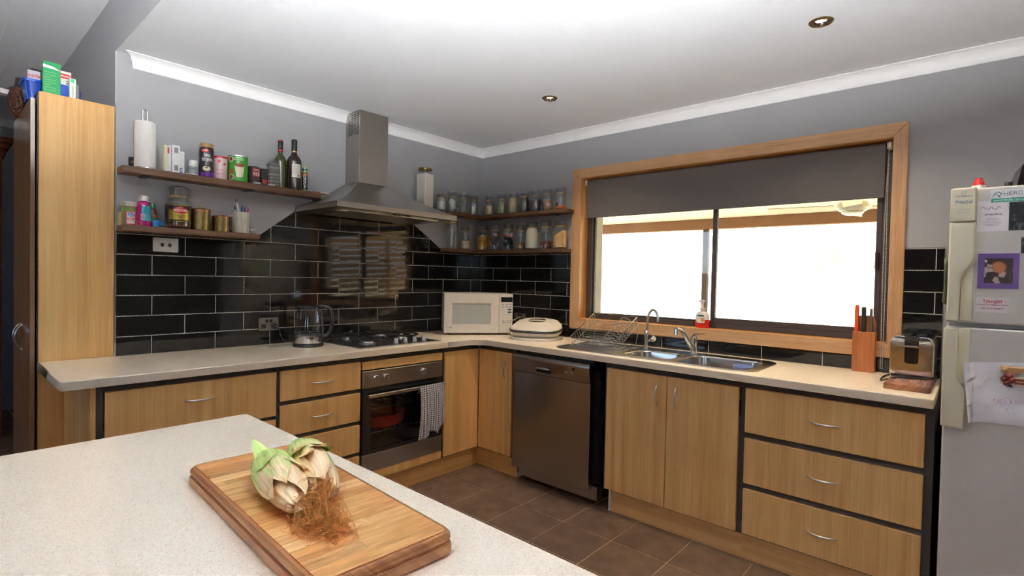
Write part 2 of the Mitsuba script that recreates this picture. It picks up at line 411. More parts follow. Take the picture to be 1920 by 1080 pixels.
body(wall_right, tf(prism(wp, 0, .13), basis((0, 0, 0), (0, 1, 0), (0, 0, 1))), 'mat_wall')
wo = Polygon([(YB, -.4), (.24, -.4), (.24, 2.6), (YB, 2.6)], [[(WY0 - .03, WZ0 - .03), (WY1 - .028, WZ0 - .03), (WY1 - .028, WZ1 + .03), (WY0 - .03, WZ1 + .03)]])
part(wall_right, 'outer_leaf', tf(prism(wo, .13, .24), basis((0, 0, 0), (0, 1, 0), (0, 0, 1))), 'mat_matte', color=S(196, 192, 180))
wall_hall = struct('wall_hall')
body(wall_hall, box(XL, XL + .12, .12, 3.6, -.1, HH), 'mat_wall')
bulk = struct('wall_bulkhead')
body(bulk, box(XL - .001, XL + .10, YB, -.0005, H + .0005, HH), 'mat_wall')
ceil = struct('ceiling')
_holes = [Polygon([(x + .036 * math.cos(a), y + .036 * math.sin(a)) for a in np.linspace(0, 2 * math.pi, 29)[:-1]]) for x, y in DOWNLIGHTS[:2]]
_cp = sbox(XL, YB, .13, 0)
for _h in _holes: _cp = _cp.difference(_h)
body(ceil, prism(_cp, H, H + .08), 'mat_ceiling')
ceil_hall = struct('ceiling_001')
body(ceil_hall, box(-7.2, XL, YB, 3.6, HH, HH + .08), 'mat_ceiling_hall')
part(ceil_hall, 'joint_strip', box(-2.86, -2.80, YB, 3.1, HH - .006, HH), 'mat_ceiling_hall')
floor = struct('floor')
def _grid(p, n, uv):
    gx = (p.x + .819) / .3025; gy = (p.y + .606) / .3025
    e = dr.minimum(dr.minimum(gx - dr.floor(gx), 1 - gx + dr.floor(gx)), dr.minimum(gy - dr.floor(gy), 1 - gy + dr.floor(gy)))
    return mix(S(176, 140, 102), S(92, 69, 53), smoothstep(.006, .012, e))
mat('mat_floor_far', mikit.proc(_grid), .6)
body(floor, box(-7.2, .13, YB, 3.6, -.15, -.002), 'mat_floor_far')
for i in range(-6, 1):
    for j in range(-1, 9):
        x0, y1 = -.819 + i * .3025, -.606 - j * .3025
        d = .0019
        m = box(x0 + d, x0 + .3025 - d, y1 - .3025 + d, y1 - d, -.008, 0, .0012)
        m.apply_translation([0, 0, nrng.uniform(-.0003, .0003)])
        part(floor, 'tile', m, 'mat_floor', smooth=False, uv=(nrng.uniform(-.5, .5), 0))
for nm, b in (('wall_far', (-7.2, XL + .1, 3.6, 3.7, -.1, HH)),):
    k = struct(nm); body(k, box(*b), 'mat_wall')
k = struct('wall_left')                   # the hall's outer wall; its unseen windows are added to bring in daylight
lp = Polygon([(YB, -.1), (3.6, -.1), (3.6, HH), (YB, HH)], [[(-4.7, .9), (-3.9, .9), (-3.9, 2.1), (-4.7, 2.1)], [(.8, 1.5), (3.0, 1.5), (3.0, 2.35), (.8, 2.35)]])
body(k, tf(prism(lp, -7.3, -7.2), basis((0, 0, 0), (0, 1, 0), (0, 0, 1))), 'mat_wall_shaded')
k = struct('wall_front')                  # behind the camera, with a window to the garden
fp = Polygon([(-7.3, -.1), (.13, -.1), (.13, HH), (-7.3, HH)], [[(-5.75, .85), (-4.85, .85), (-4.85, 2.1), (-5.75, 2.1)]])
body(k, tf(prism(fp, -5.7 + 0, -5.6), basis((0, 0, 0), (1, 0, 0), (0, 0, 1), (0, 1, 0))), 'mat_wall_shaded')
# cornice: plaster cove, cut on the slant at its free end
def cove(r=.058):
    a = np.linspace(0, math.pi / 2, 9)
    arc = [(r - r * math.cos(t) , r * math.sin(t)) for t in a]      # (out from the wall, up from the lower edge), hollow to the room
    return [(0, -.006), (.006, -.006), (.006, 0)] + [(.006 + (r - .012) * (1 - math.cos(t)), (r - .004) * math.sin(t)) for t in a][1:] + [(r, r - .004), (r, r), (0, r)]
def sweep_cove(p0, p1, along, out, s0, s1):
    prof = cove(); n = len(prof); v = []
    for base, s in ((p0, s0), (p1, s1)):
        for o, z in prof: v.append(np.array(base) + np.array(out) * o + np.array(along) * (s * o) + np.array([0, 0, z]))
    f = [(j, (j + 1) % n, n + (j + 1) % n) for j in range(n)] + [(j, n + (j + 1) % n, n + j) for j in range(n)]
    m = mesh(v, f)
    caps = []
    tri = trimesh.creation.triangulate_polygon(Polygon(prof), engine='earcut')
    for base, s, fl in ((p0, s0, 0), (p1, s1, 1)):
        vv = [np.array(base) + np.array(out) * o + np.array(along) * (s * o) + np.array([0, 0, z]) for o, z in tri[0]]
        caps.append(mesh(vv, tri[1][:, ::-1] if fl else tri[1]))
    return trimesh.util.concatenate([m] + caps)
zc = H - .058
k = struct('trim_1'); body(k, sweep_cove((-2.468, 0, zc), (0, 0, zc), (1, 0, 0), (0, -1, 0), -.75, -1), 'mat_cornice', smooth=25)
k = struct('trim_2'); body(k, sweep_cove((0, 0, zc), (0, YB, zc), (0, -1, 0), (-1, 0, 0), 1, 0), 'mat_cornice', smooth=25)
k = struct('trim_3'); body(k, box(-7.2, XL - .001, 3.54, 3.6, HH - .07, HH), 'mat_cornice')

# wall tiles: 300 x 100 in running bond, each a tile of its own
PX, PZ, Z0 = .3025, .1032, .9
def tile_wall(holder, area, phase, o, u, v, gap=.0017):
    part(holder, 'grout', tf(prism(area, 0, .0068), basis(o, u, v)), 'mat_grout', smooth=False)
    a0, b0, a1, b1 = area.bounds
    for r in range(0, 9):
        zb = Z0 + r * PZ
        for q in range(-20, 20):
            s = phase + (q + (0 if r % 2 == 0 else .5)) * PX
            c = sbox(s + gap, zb + gap, s + PX - gap, zb + PZ - gap).intersection(area.buffer(-.0006, join_style=2))
            if c.is_empty or c.area < 2e-5: continue
            for g in getattr(c, 'geoms', [c]):
                if g.geom_type != 'Polygon' or g.area < 2e-5: continue
                pts = np.array(g.exterior.coords[:-1])
                m = slab(pts, 0.001, .0085, .0016, 2) if g.area > 3e-4 else prism(g, .001, .0085)
                cx, cy = g.centroid.x, g.centroid.y
                m.apply_translation([-cx, -cy, 0])
                m = rot(rot(m, (1, 0, 0), nrng.normal(0, .22)), (0, 1, 0), nrng.normal(0, .12))
                m.apply_translation([cx, cy, 0])
                part(holder, 'tile', tf(m, basis(o, u, v)), 'mat_tile', smooth=40)
areaA = Polygon([(XL, BZ - .004), (0, BZ - .004), (0, 1.531), (-.416, 1.531), (-.720, 1.724), (-1.631, 1.724), (-1.847, 1.560), (-1.89, 1.535), (XL, 1.535)])
areaA = areaA.difference(sbox(XL - .1, 1.535, -1.89, 1.6))
tile_wall(wall_back, areaA, -2.385 - 3 * PX, (0, 0, 0), A_U, A_V)
areaB = Polygon([(.008, BZ - .004), (3.067, BZ - .004), (3.067, 1.524), (2.913, 1.524), (2.913, .99), (.953, .975), (.953, 1.531), (.008, 1.531)])
tile_wall(wall_right, areaB, .0107 - PX / 2 + PX * 0, (0, 0, 0), B_U, B_V)
part(wall_back, 'end_strip', box(XL - .002, XL + .004, -.010, -.0005, BZ, 1.53), 'mat_steel')
part(wall_back, 'corner_bead', box(XL - .0012, XL + .002, -.0012, .003, 2.15, H), 'mat_wall_light')

# ---------------------------------------------------------------- window
win = struct('window_1')
AX = -.02
def arch(pts):                            # a mitred architrave board in the plane of the window wall
    return tf(slab(pts, 0, .022, .003, 2), basis((0, 0, 0), (0, -1, 0), (0, 0, 1)))
oy0, oy1, oz0, oz1 = .955, 2.916, .984, 2.132
iy0, iy1, iz0, iz1 = 1.034, 2.856, 1.055, 2.063
part(win, 'architrave', gshape(arch([(oy0, oz1), (iy0, iz1), (iy1, iz1), (oy1, oz1)]), 'mat_timber', 1), None)
part(win, 'architrave', gshape(arch([(oy0, oz0), (oy1, oz0), (iy1, iz0), (iy0, iz0)]), 'mat_timber', 1), None)
part(win, 'architrave', gshape(arch([(oy0, oz0), (iy0, iz0), (iy0, iz1), (oy0, oz1)]), 'mat_timber', 2), None)
part(win, 'architrave', gshape(arch([(oy1, oz0), (oy1, oz1), (iy1, iz1), (iy1, iz0)]), 'mat_timber', 2), None)
JX0, JX1 = -.002, .125
part(win, 'jamb', gshape(box(JX0, JX1, -iy0, -iy0 + .012, iz0 - .012, iz1 + .012), 'mat_jamb', 2), None)
part(win, 'jamb', gshape(box(JX0, JX1, -iy1 - .012, -iy1, iz0 - .012, iz1 + .012), 'mat_jamb', 2), None)
part(win, 'jamb', gshape(box(JX0, JX1, -iy1, -iy0, iz1, iz1 + .012), 'mat_jamb', 1), None)
part(win, 'sill', gshape(box(JX0, JX1, -iy1, -iy0, iz0 - .012, iz0), 'mat_jamb', 1), None)
part(win, 'outer_frame', [box(.07, .125, -iy0 - .042, -iy0, iz0, iz1, .003), box(.07, .125, -iy1, -iy1 + .045, iz0, iz1, .003), box(.07, .125, -iy1 + .045, -iy0 - .042, iz0, iz0 + .032, .003), box(.07, .125, -iy1 + .045, -iy0 - .042, iz1 - .04, iz1, .003)], 'mat_alu', smooth=False)
for q, (ya, yb, X, zb) in enumerate(((-1.076, -1.966, .104, 1.098), (-1.958, -2.811, .082, 1.118))):
    sa = part(win, 'sash', [box(X - .010, X + .010, yb, ya, 1.087, zb, .002), box(X - .010, X + .010, yb, yb + .022, zb, 2.0), box(X - .010, X + .010, ya - .022 if q else ya - .012, ya, zb, 2.0), box(X - .010, X + .010, yb, ya, 2.0, 2.03)], 'mat_alu', smooth=False)
    part(sa, 'pane', mesh([(X, yb + .02, zb), (X, ya - .01, zb), (X, ya - .01, 2.0), (X, yb + .02, 2.0)], [(0, 1, 2), (0, 2, 3)]), 'mat_pane', smooth=False)
part(win, 'latch', box(.045, .072, -2.806, -2.790, 1.42, 1.51, .004), 'mat_black')

# ---------------------------------------------------------------- outside
vc = struct('ceiling_002')
body(vc, tf(prism(Polygon([(.13, 2.42), (3.1, 2.10), (3.1, 2.06), (.13, 2.38)]), -.5 + 0, 7.5), basis((0, 2.2, 0), (1, 0, 0), (0, 0, 1), (0, -1, 0))), 'mat_matte', color=S(236, 226, 196))
ground = struct('ground'); body(ground, box(.24, 160, -120, 120, -.75, -.45), 'mat_grass')
vf = struct('floor_001'); body(vf, box(.24, 3.2, -6, 3.0, -.44, -.12), 'mat_matte', color=S(190, 180, 165))
bm = thing('veranda_beam', 'brown timber beam along the outer edge of the veranda roof', 'beam')
body(bm, box(2.96, 3.05, -5.2, 2.6, 1.955, 2.075, .004), 'mat_matte', color=S(128, 92, 66))
ps = thing('veranda_post', 'slim grey post standing outside the window under the veranda beam', 'post')
body(ps, box(2.975, 3.035, -.785, -.725, -.12, 1.955, .005), 'mat_matte', color=S(84, 72, 64))
part(ps, 'foot_plate', box(2.955, 3.055, -.805, -.705, -.12, -.11), 'mat_matte', color=S(110, 108, 104))
vs_ = thing('veranda_screen', 'slatted timber screen closing the far end of the veranda', 'screen')
part(vs_, 'frame', [box(.26, .34, -5.56, -5.50, -.12, 2.36), box(2.9, 2.96, -5.56, -5.50, -.12, 2.08)], 'mat_matte', smooth=False, color=S(150, 112, 70))
for q in range(15): part(vs_, 'slat', box(.26, 4.6, -5.545, -5.52, -.10 + .165 * q, .035 + .165 * q, .003), 'mat_matte', smooth=False, color=S(160, 116, 66))
fan = thing('ceiling_fan', 'cream ceiling fan hanging from the veranda ceiling outside the window', 'fan')
FX, FY = 1.5, -2.458
part(fan, 'rod', cyl(.022, 1.97, 2.26, 14, (FX, FY)), 'mat_matte', color=S(226, 214, 186))
part(fan, 'motor', lathe([(0, 1.99), (.05, 1.985), (.10, 1.955), (.11, 1.92), (.09, 1.895), (.04, 1.885), (0, 1.885)], 28, (FX, FY, 0)), 'mat_gloss', color=S(230, 220, 196))
part(fan, 'light_bowl', lathe([(0, 1.858), (.04, 1.862), (.07, 1.876), (.075, 1.888), (0, 1.888)], 24, (FX, FY, 0)), 'mat_gloss', color=S(244, 240, 226))
for a in (8, 98, 188, 278):
    bl = box(.12, .58, -.06, .06, -.004, .004, .003); bl = rot(bl, (1, 0, 0), 10)
    part(fan, 'blade', tr(rot(bl, (0, 0, 1), a), FX, FY, 1.925), 'mat_matte', color=S(232, 222, 200))
def tree(name, label, x, y, h, r, n, seed, trunk=True, group=None):
    t = thing(name, label, 'tree' if trunk else 'shrub', group)
    g = np.random.default_rng(seed); z0 = -.45
    if trunk:
        part(t, 'trunk', tube(spline([(x, y, z0), (x + .1, y, z0 + h * .3), (x - .1, y + .2, z0 + h * .7)], 10), np.linspace(.16, .05, 10) * h / 5, 8), 'mat_matte', color=S(222, 216, 200))
    d = g.normal(size=(n, 3)); d /= np.linalg.norm(d, axis=1, keepdims=True); c = d * (g.random((n, 1)) ** .4) * [r, r, h * .36]
    c += [x, y, z0 + h * (.66 if trunk else .4)]
    a = g.normal(size=(n, 3)); b = g.normal(size=(n, 3)); s = .09 * r
    a *= s / np.linalg.norm(a, axis=1, keepdims=True); b *= s * .5 / np.linalg.norm(b, axis=1, keepdims=True)
    v = np.stack([c - a, c + b, c + a, c - b], 1).reshape(-1, 3); i = np.arange(n)[:, None] * 4
    part(t, 'foliage', mesh(v, np.vstack([i + [0, 1, 2], i + [0, 2, 3]])), 'mat_leaf', stuff=True, smooth=False)
tree('garden_tree', 'pale sunlit tree seen through the glass left of the post', 14, 3.4, 5.2, 1.7, 900, 1)
tree('garden_tree', 'pale sunlit tree seen through the window right of the mullion', 19, 1.2, 4.6, 1.9, 900, 2)
tree('garden_tree', 'pale sunlit tree seen through the right window sash, farthest right', 22, -6.2, 5.0, 2.3, 900, 3)
tree('garden_shrub', 'small green shrub on the lawn seen just left of the orange knife', 12, -5.05, 1.0, .42, 500, 4, False)
# ---------------------------------------------------------------- cabinets
FA, FB = -.585, -.575                     # the planes of the cabinet fronts
def PA(u0, u1, z0, z1, d0, d1, bev=0):    # a box on the back wall's run: d is the distance out from the wall
    return box(u0, u1, -d1, -d0, z0, z1, bev)
def PB(u0, u1, z0, z1, d0, d1, bev=0):    # on the window wall's run: u is the distance from the corner
    return box(-d1, -d0, -u1, -u0, z0, z1, bev)
def _handle():
    a = np.linspace(-1, 1, 17); w = .058
    pth = np.c_[a * w, np.zeros(17), .004 + .022 * (1 - a ** 2) ** .8]
    m = tube(pth, .0022 + .0026 * (1 - a ** 2) ** .5, 8, flat=1.0)
    return trimesh.util.concatenate([m, tr(cyl(.0035, 0, .006, 10), -w, 0, 0), tr(cyl(.0035, 0, .006, 10), w, 0, 0)])
HANDLE = shape(_handle(), 'mat_nickel', smooth=50)
def handle(parent, o, along, out):
    along, out = np.asarray(along, float), np.asarray(out, float)
    return part(parent, 'handle', place(HANDLE, basis(o, along, np.cross(out, along), out)), None, label='bowed metal pull handle')
def front(parent, name, wall, u0, u1, z0, z1, grain=2, thick=.018):
    f = PA if wall == 'A' else PB; d = .585 if wall == 'A' else .575
    return part(parent, name, gshape(f(u0, u1, z0, z1, d - thick, d, .0012), 'mat_veneer', grain), None)
def hA(p, x, z): return handle(p, (x, FA, z), (1, 0, 0), (0, -1, 0))
def hB(p, u, z, vert=False): return handle(p, (FB, -u, z), (0, 0, 1) if vert else (0, -1, 0), (-1, 0, 0))
KA, KB = .528, .522
def kick(parent, wall, u0, u1, end0=False, end1=False):
    f, d = (PA, KA) if wall == 'A' else (PB, KB)
    k = part(parent, 'kickboard', gshape(f(u0, u1, .001, .136, d - .016, d), 'mat_veneer', 0 if wall == 'A' else 1), None)
    for on, a, b in ((end0, u0 - .012, u0 + .002), (end1, u1 - .002, u1 + .002)):
        if on: part(k, 'end_cap', f(a, b, .001, .134, d - .05, d + .004, .001), 'mat_satin', color=S(214, 214, 210), label='white plastic end of the kickboard')

c = thing('drawer_cabinet', 'wide two drawer base cabinet with veneer fronts, leftmost under the bench', 'cabinet')
part(c, 'carcass', [PA(-2.714, -1.987, .136, .8722, .02, .567), PA(-2.714, -2.690, .136, .8722, .567, .584), PA(-2.0, -1.9875, .136, .8722, .567, .5845)], 'mat_black', smooth=False)
part(c, 'end_panel', gshape(PA(-2.732, -2.714, .001, .868, .004, .585, .001), 'mat_veneer', 2), None, label='veneer end panel under the bench overhang')
for z0, z1, hz in ((.624, .843, .764), (.385, .604, .52), (.146, .365, .28)):
    d = front(c, 'drawer', 'A', -2.685, -1.996, z0, z1); hA(d, -2.34, hz)
kick(c, 'A', -2.712, -1.987)
c = thing('drawer_cabinet', 'narrow base cabinet of four veneer drawers directly left of the oven', 'cabinet')
part(c, 'carcass', PA(-1.987, -1.5145, .136, .8722, .02, .567), 'mat_black', smooth=False)
for z0, z1, hz in ((.690, .843, .764), (.507, .666, .585), (.328, .483, .405), (.146, .304, .225)):
    d = front(c, 'drawer', 'A', -1.977, -1.518, z0, z1); hA(d, -1.746, hz)
kick(c, 'A', -1.987, -1.514)
c = thing('oven_housing', 'veneer surround above and below the built-in oven', 'cabinet')
part(c, 'carcass', [PA(-1.514, -1.506, .136, .8722, .02, .567), PA(-.912, -.896, .136, .8722, .02, .575), PA(-1.506, -.912, .136, .146, .02, .567), PA(-1.506, -.912, .842, .8722, .02, .567), PA(-1.506, -.912, .146, .842, .006, .02)], 'mat_black', smooth=False)
front(c, 'upper_panel', 'A', -1.509, -.912, .792, .840); front(c, 'lower_panel', 'A', -1.508, -.908, .144, .194)
kick(c, 'A', -1.514, -.896)
c = thing('corner_cabinet', 'corner base cabinet with a folding pair of veneer doors', 'cabinet')
part(c, 'carcass', [prism(Polygon([(-.894, -.02), (-.894, -.566), (-.57, -.566), (-.557, -.58), (-.557, -.924), (-.02, -.924), (-.02, -.02)]), .137, .8722)], 'mat_black', smooth=False)
front(c, 'door', 'A', -.890, -.578, .147, .838)
d = front(c, 'door', 'B', .5865, .893, .147, .838); hB(d, .838, .722, True)
kick(c, 'A', -.896, -.522); kick(c, 'B', .528, .912, end1=True)
c = thing('sink_cabinet', 'two door veneer cabinet under the sink', 'cabinet')
part(c, 'carcass', [PB(1.604, 2.362, .136, .70, .02, .557), PB(1.604, 1.615, .7, .8722, .02, .557), PB(2.352, 2.362, .7, .8722, .02, .557), PB(1.604, 2.362, .836, .8722, .535, .557), PB(1.604, 1.622, .136, .8722, .3, .56)], 'mat_black', smooth=False)
d = front(c, 'door', 'B', 1.619, 1.9815, .145, .838); hB(d, 1.93, .735, True)
d = front(c, 'door', 'B', 1.9845, 2.347, .145, .838); hB(d, 2.036, .735, True)
kick(c, 'B', 1.632, 2.362, end0=True)
c = thing('drawer_cabinet', 'wide base cabinet of three veneer drawers between the sink cabinet and the fridge', 'cabinet')
part(c, 'carcass', PB(2.362, 3.062, .136, .8722, .02, .557), 'mat_black', smooth=False)
part(c, 'end_panel', PB(3.062, 3.078, .001, .868, .004, .566), 'mat_black', label='black end panel beside the fridge')
for z0, z1, hz in ((.630, .841, .735), (.387, .601, .492), (.146, .360, .252)):
    d = front(c, 'drawer', 'B', 2.378, 3.049, z0, z1); hB(d, 2.708, hz)
kick(c, 'B', 2.362, 3.062)

# ---------------------------------------------------------------- bench top with sink cut-out
SX0, SX1, SU0, SU1 = .095, .560, 1.205, 2.402            # the sink: distance from the wall, distance from the corner
DA, DB, CH = .612, .612, .075
bt = thing('benchtop', 'speckled beige laminate benchtop running round the corner under the tiles', 'benchtop')
holes = [rrect(-SX1 + .02, -SX0 - .02, -SU1 + .02, -SU0 - .36, .06)]
ptsB = [(-.889, -.010), (-.889, -DA), (-DB - CH, -DA), (-DB, -DA - CH), (-DB, -3.074), (-.010, -3.074), (-.010, -.010)]
part(bt, 'slab', slab(ptsB, .873, BZ, .005, 3, holes), 'mat_bench', smooth=50)
part(bt, 'slab', slab([(-2.826, -.0095), (-2.826, -DA), (-.8905, -DA), (-.8905, -.0095)], .873, BZ, .005, 3), 'mat_bench', smooth=50)

# ---------------------------------------------------------------- island
isl = thing('island_bench', 'pale speckled island bench in the foreground carrying the chopping board', 'island')
part(isl, 'top', slab([(-2.512, -2.96), (-2.512, -1.545), (-2.522, -1.535), (-4.0, -1.535), (-4.0, -2.96)], .872, BZ, .005, 3), 'mat_bench', smooth=50)
part(isl, 'cabinet', gshape(box(-3.95, -2.60, -2.90, -1.62, .10, .872), 'mat_veneer', 2), None)
part(isl, 'plinth', box(-3.9, -2.65, -2.85, -1.67, 0.001, .10), 'mat_black', smooth=False)

# ---------------------------------------------------------------- pantry and hall
pn = thing('pantry_cupboard', 'tall veneer pantry cupboard standing against the end of the tiled wall', 'cupboard')
part(pn, 'side_panel', gshape(box(-2.822, XL - .003, -.002, .016, .001, 2.137, .001), 'mat_veneer', 2), None)
part(pn, 'carcass', box(-2.826, XL - .003, .017, .64, .001, 2.132), 'mat_black', smooth=False)
mat('mat_pantry_door', wood(S(104, 80, 60), S(118, 93, 71), S(130, 105, 82), 230, 30, 1.1, .7), .12, specular=.6)
for y0, y1, hy in ((.001, .318, .272), (.322, .640, .352)):
    d = part(pn, 'door', gshape(box(-2.850, -2.833, y0, y1, .12, 2.102, .001), 'mat_pantry_door', 2), None)
    handle(d, (-2.850, hy, 1.0), (0, 0, 1), (-1, 0, 0))
dc = thing('dark_cupboard', 'dark stained timber cupboard with a moulded top at the left edge', 'cupboard')
part(dc, 'cornice', [gshape(box(-4.2, -2.70, 2.45, 3.0, 2.30, 2.34, .006), 'mat_dark_timber', 0)][0], None)
part(dc, 'cornice', gshape(box(-4.17, -2.72, 2.48, 3.0, 2.255, 2.30, .006), 'mat_dark_timber', 0), None)
part(dc, 'cornice', gshape(box(-4.15, -2.74, 2.50, 3.0, 2.20, 2.255, .006), 'mat_dark_timber', 0), None)
part(dc, 'door_panel', gshape(box(-4.12, -2.76, 2.52, 3.0, .02, 2.20), 'mat_dark_timber', 2), None)

# ---------------------------------------------------------------- oven
ov = thing('oven', 'built-in stainless steel oven with a dark glass door', 'oven')
part(ov, 'control_panel', PA(-1.509, -.912, .686, .785, .56, .588, .002), 'mat_steel_panel', smooth=False)
for kx in (-1.416, -1.348, -1.069):
    kn = part(ov, 'knob', [tf(cyl(.020, 0, .010, 24, bev=.002), basis((kx, -.588, .737), A_U, A_V)), tf(rbox(-.006, .006, -.021, .021, .008, .026, .004), basis((kx, -.588, .737), A_U, A_V))], 'mat_steel')
    part(kn, 'dial_marks', [tf(box(-.0008, .0008, .026, .030, 0, .0004), basis((kx, -.588, .737), A_U, A_V) @ trimesh.transformations.rotation_matrix(a, (0, 0, 1))) for a in np.linspace(-2.2, 2.2, 9)], 'mat_matte', smooth=False, color=S(60, 58, 56))
part(ov, 'lettering', text('Westinghouse', .0085, (-1.205, -.5885, .734)), 'mat_matte', smooth=False, color=S(40, 38, 36), label='small maker name on the control panel')
part(ov, 'indicator_light', tf(cyl(.0025, 0, .001, 10), basis((-1.372, -.588, .763), A_U, A_V)), 'mat_gloss', color=S(200, 70, 40))
part(ov, 'trim_gap', PA(-1.505, -.914, .655, .686, .54, .575), 'mat_black_gloss', smooth=False)
DX0, DX1 = -1.505, -.912
fr = Polygon([(DX0, .300), (DX1, .300), (DX1, .672), (DX0, .672)], [[(-1.449, .322), (-.970, .322), (-.970, .628), (-1.449, .628)]])
dr_ = part(ov, 'door', tf(prism(fr, 0, .022), basis((0, -.566, 0), A_U, A_V)), 'mat_black_gloss', smooth=False)
part(dr_, 'window', mesh([(-1.449, -.584, .322), (-.970, -.584, .322), (-.970, -.584, .628), (-1.449, -.584, .628)], [(0, 1, 2), (0, 2, 3)]), 'mat_oven_glass', smooth=False)
hd = part(ov, 'handle', [rbox(-1.489, -.916, -.632, -.616, .634, .656, .005), box(-1.478, -1.462, -.62, -.587, .638, .652), box(-.945, -.929, -.62, -.587, .638, .652)], 'mat_steel', label='square steel bar handle')
part(ov, 'lower_strip', PA(DX0, DX1 + .001, .196, .301, .55, .588, .002), 'mat_steel_panel', smooth=False)
cav = [box(-1.47, -.95, -.56, -.10, .306, .312), box(-1.47, -.95, -.56, -.10, .636, .642), box(-1.476, -1.47, -.56, -.10, .306, .642), box(-.95, -.944, -.56, -.10, .306, .642), box(-1.476, -.944, -.106, -.10, .306, .642)]
part(ov, 'cavity', cav, 'mat_satin', smooth=False, color=S(46, 42, 40))
rk = [cyl_to((-1.466, y, .398), (-.954, y, .398), .0025, 6) for y in (-.52, -.14)] + [cyl_to((x, -.52, .398), (x, -.14, .398), .0022, 6) for x in np.linspace(-1.45, -.97, 13)]
rk += [cyl_to((-1.466, y, .54), (-.954, y, .54), .003, 6) for y in (-.52,)] + [cyl_to((x, -.52, .54), (x, -.14, .54), .002, 6) for x in np.linspace(-1.45, -.97, 13)]
part(ov, 'rack', rk, 'mat_chrome')
pan = thing('baking_dish', 'red round dish on the rack inside the oven', 'dish')
part(pan, 'body', lathe([(0, .402), (.155, .402), (.17, .412), (.178, .475), (.172, .475), (.164, .414), (0, .408)], 36, (-1.25, -.34, 0)), 'mat_gloss', color=S(198, 48, 30))

# tea towel over the oven handle
tw = thing('tea_towel', 'blue and white checked tea towel hanging over the oven handle', 'towel')
def towel():
    nu, nv = 34, 44; v, uv = [], []
    for j in range(nv + 1):
        s = j / nv
        for i in range(nu + 1):
            t = i / nu
            top = .658
            if s < .10:                                     # over the bar, from the back
                a = s / .10; y = -.606 - .030 * a; z = top - .05 * (1 - a) + .004 * math.sin(math.pi * a)
            else:
                a = (s - .10) / .90; y = -.637 - .010 * math.sin(a * 3); z = top + .002 - a * (.312 - .045 * max(0, t - .72) / .28 + .018 * math.sin(t * 9) - .018 * t)
            f = .006 + .010 * s
            y -= f * (1 + math.sin(t * 17 + 1.5 * s + .7)) * .6 + .004 * math.sin(t * 41 + s * 4) * s
            x = -1.139 + .195 * t - .010 * s * (1 - t) * 1.2 + .012 * s * t * -.6 + .004 * math.sin(t * 17 + 2 + s)
            v.append((x, min(y, -.634) if s > .1 else y, z)); uv.append((t * .62, s * 1.05))
    f = []
    for j in range(nv):
        for i in range(nu):
            a = j * (nu + 1) + i
            f += [(a, a + nu + 1, a + nu + 2), (a, a + nu + 2, a + 1)]
    return mesh(v, f), np.array(uv), np.array(v[-(nu + 1):])
tm, tuv, hem = towel()
part(tw, 'cloth', tm, 'mat_towel', smooth=True, uv=tuv)
fg = []
for i in range(len(hem) - 1):
    for q in (0, .25, .5, .75):
        p0 = hem[i] * (1 - q) + hem[i + 1] * q
        fg.append(tube([p0 + [0, 0, .002], p0 + [rng.uniform(-.003, .003), 0, -.005], p0 + [rng.uniform(-.006, .006), -.001, -.012]], .0006, 3, False))
part(tw, 'fringe', fg, 'mat_matte', smooth=False, color=S(206, 200, 200), label='frayed fringe')

# ---------------------------------------------------------------- dishwasher
dw = thing('dishwasher', 'stainless steel dishwasher under the bench beside the corner', 'dishwasher')
U0, U1 = .928, 1.524
part(dw, 'tub', PB(.936, 1.516, .05, .858, .04, .548), 'mat_black', smooth=False)
part(dw, 'side_flange', PB(1.512, 1.560, .045, .125, .50, .556), 'mat_dw', smooth=False)
dd = part(dw, 'door', PB(U0, U1, .105, .735, .552, .598, .003), 'mat_dw', smooth=False)
part(dw, 'lower_panel', PB(.958, 1.516, .045, .103, .535, .560, .002), 'mat_dw', smooth=False)
prof = [(.552, .736), (.600, .736), (.603, .75), (.610, .80), (.612, .828), (.606, .842), (.596, .848), (.552, .848)]
cp = tf(prism(Polygon(prof), U0, U1), basis((0, 0, 0), (-1, 0, 0), (0, 0, 1), (0, -1, 0)))
cpk = part(dw, 'control_panel', cp, 'mat_dw', smooth=30)
part(cpk, 'grip_recess', [PB(1.125, 1.245, .752, .772, .585, .6075, .004)], 'mat_black_gloss')
part(cpk, 'grip_lip', hull([(-.604, -1.115, .776), (-.604, -1.235, .776), (-.616, -1.13, .775), (-.616, -1.205, .775), (-.604, -1.118, .766), (-.604, -1.22, .766), (-.612, -1.135, .784), (-.612, -1.2, .784)]), 'mat_steel')
part(cpk, 'display', PB(1.402, 1.424, .797, .812, .605, .6118), 'mat_black_gloss', smooth=False)
for q in range(5):
    part(cpk, 'indicator', PB(1.315 + .017 * q, 1.319 + .017 * q, .803, .806, .605, .6114), 'mat_satin', smooth=False, color=S(40, 36, 34))
for q in (1.352, 1.368, 1.400):
    part(cpk, 'button', tf(cyl(.0065, 0, .0012, 16), basis((-.6072, -q, .781), (0, -1, 0), (0, 0, 1))), 'mat_steel')
part(cpk, 'lamp', tf(cyl(.003, 0, .0012, 12), basis((-.6085, -.978, .787), (0, -1, 0), (0, 0, 1))), 'mat_chrome')

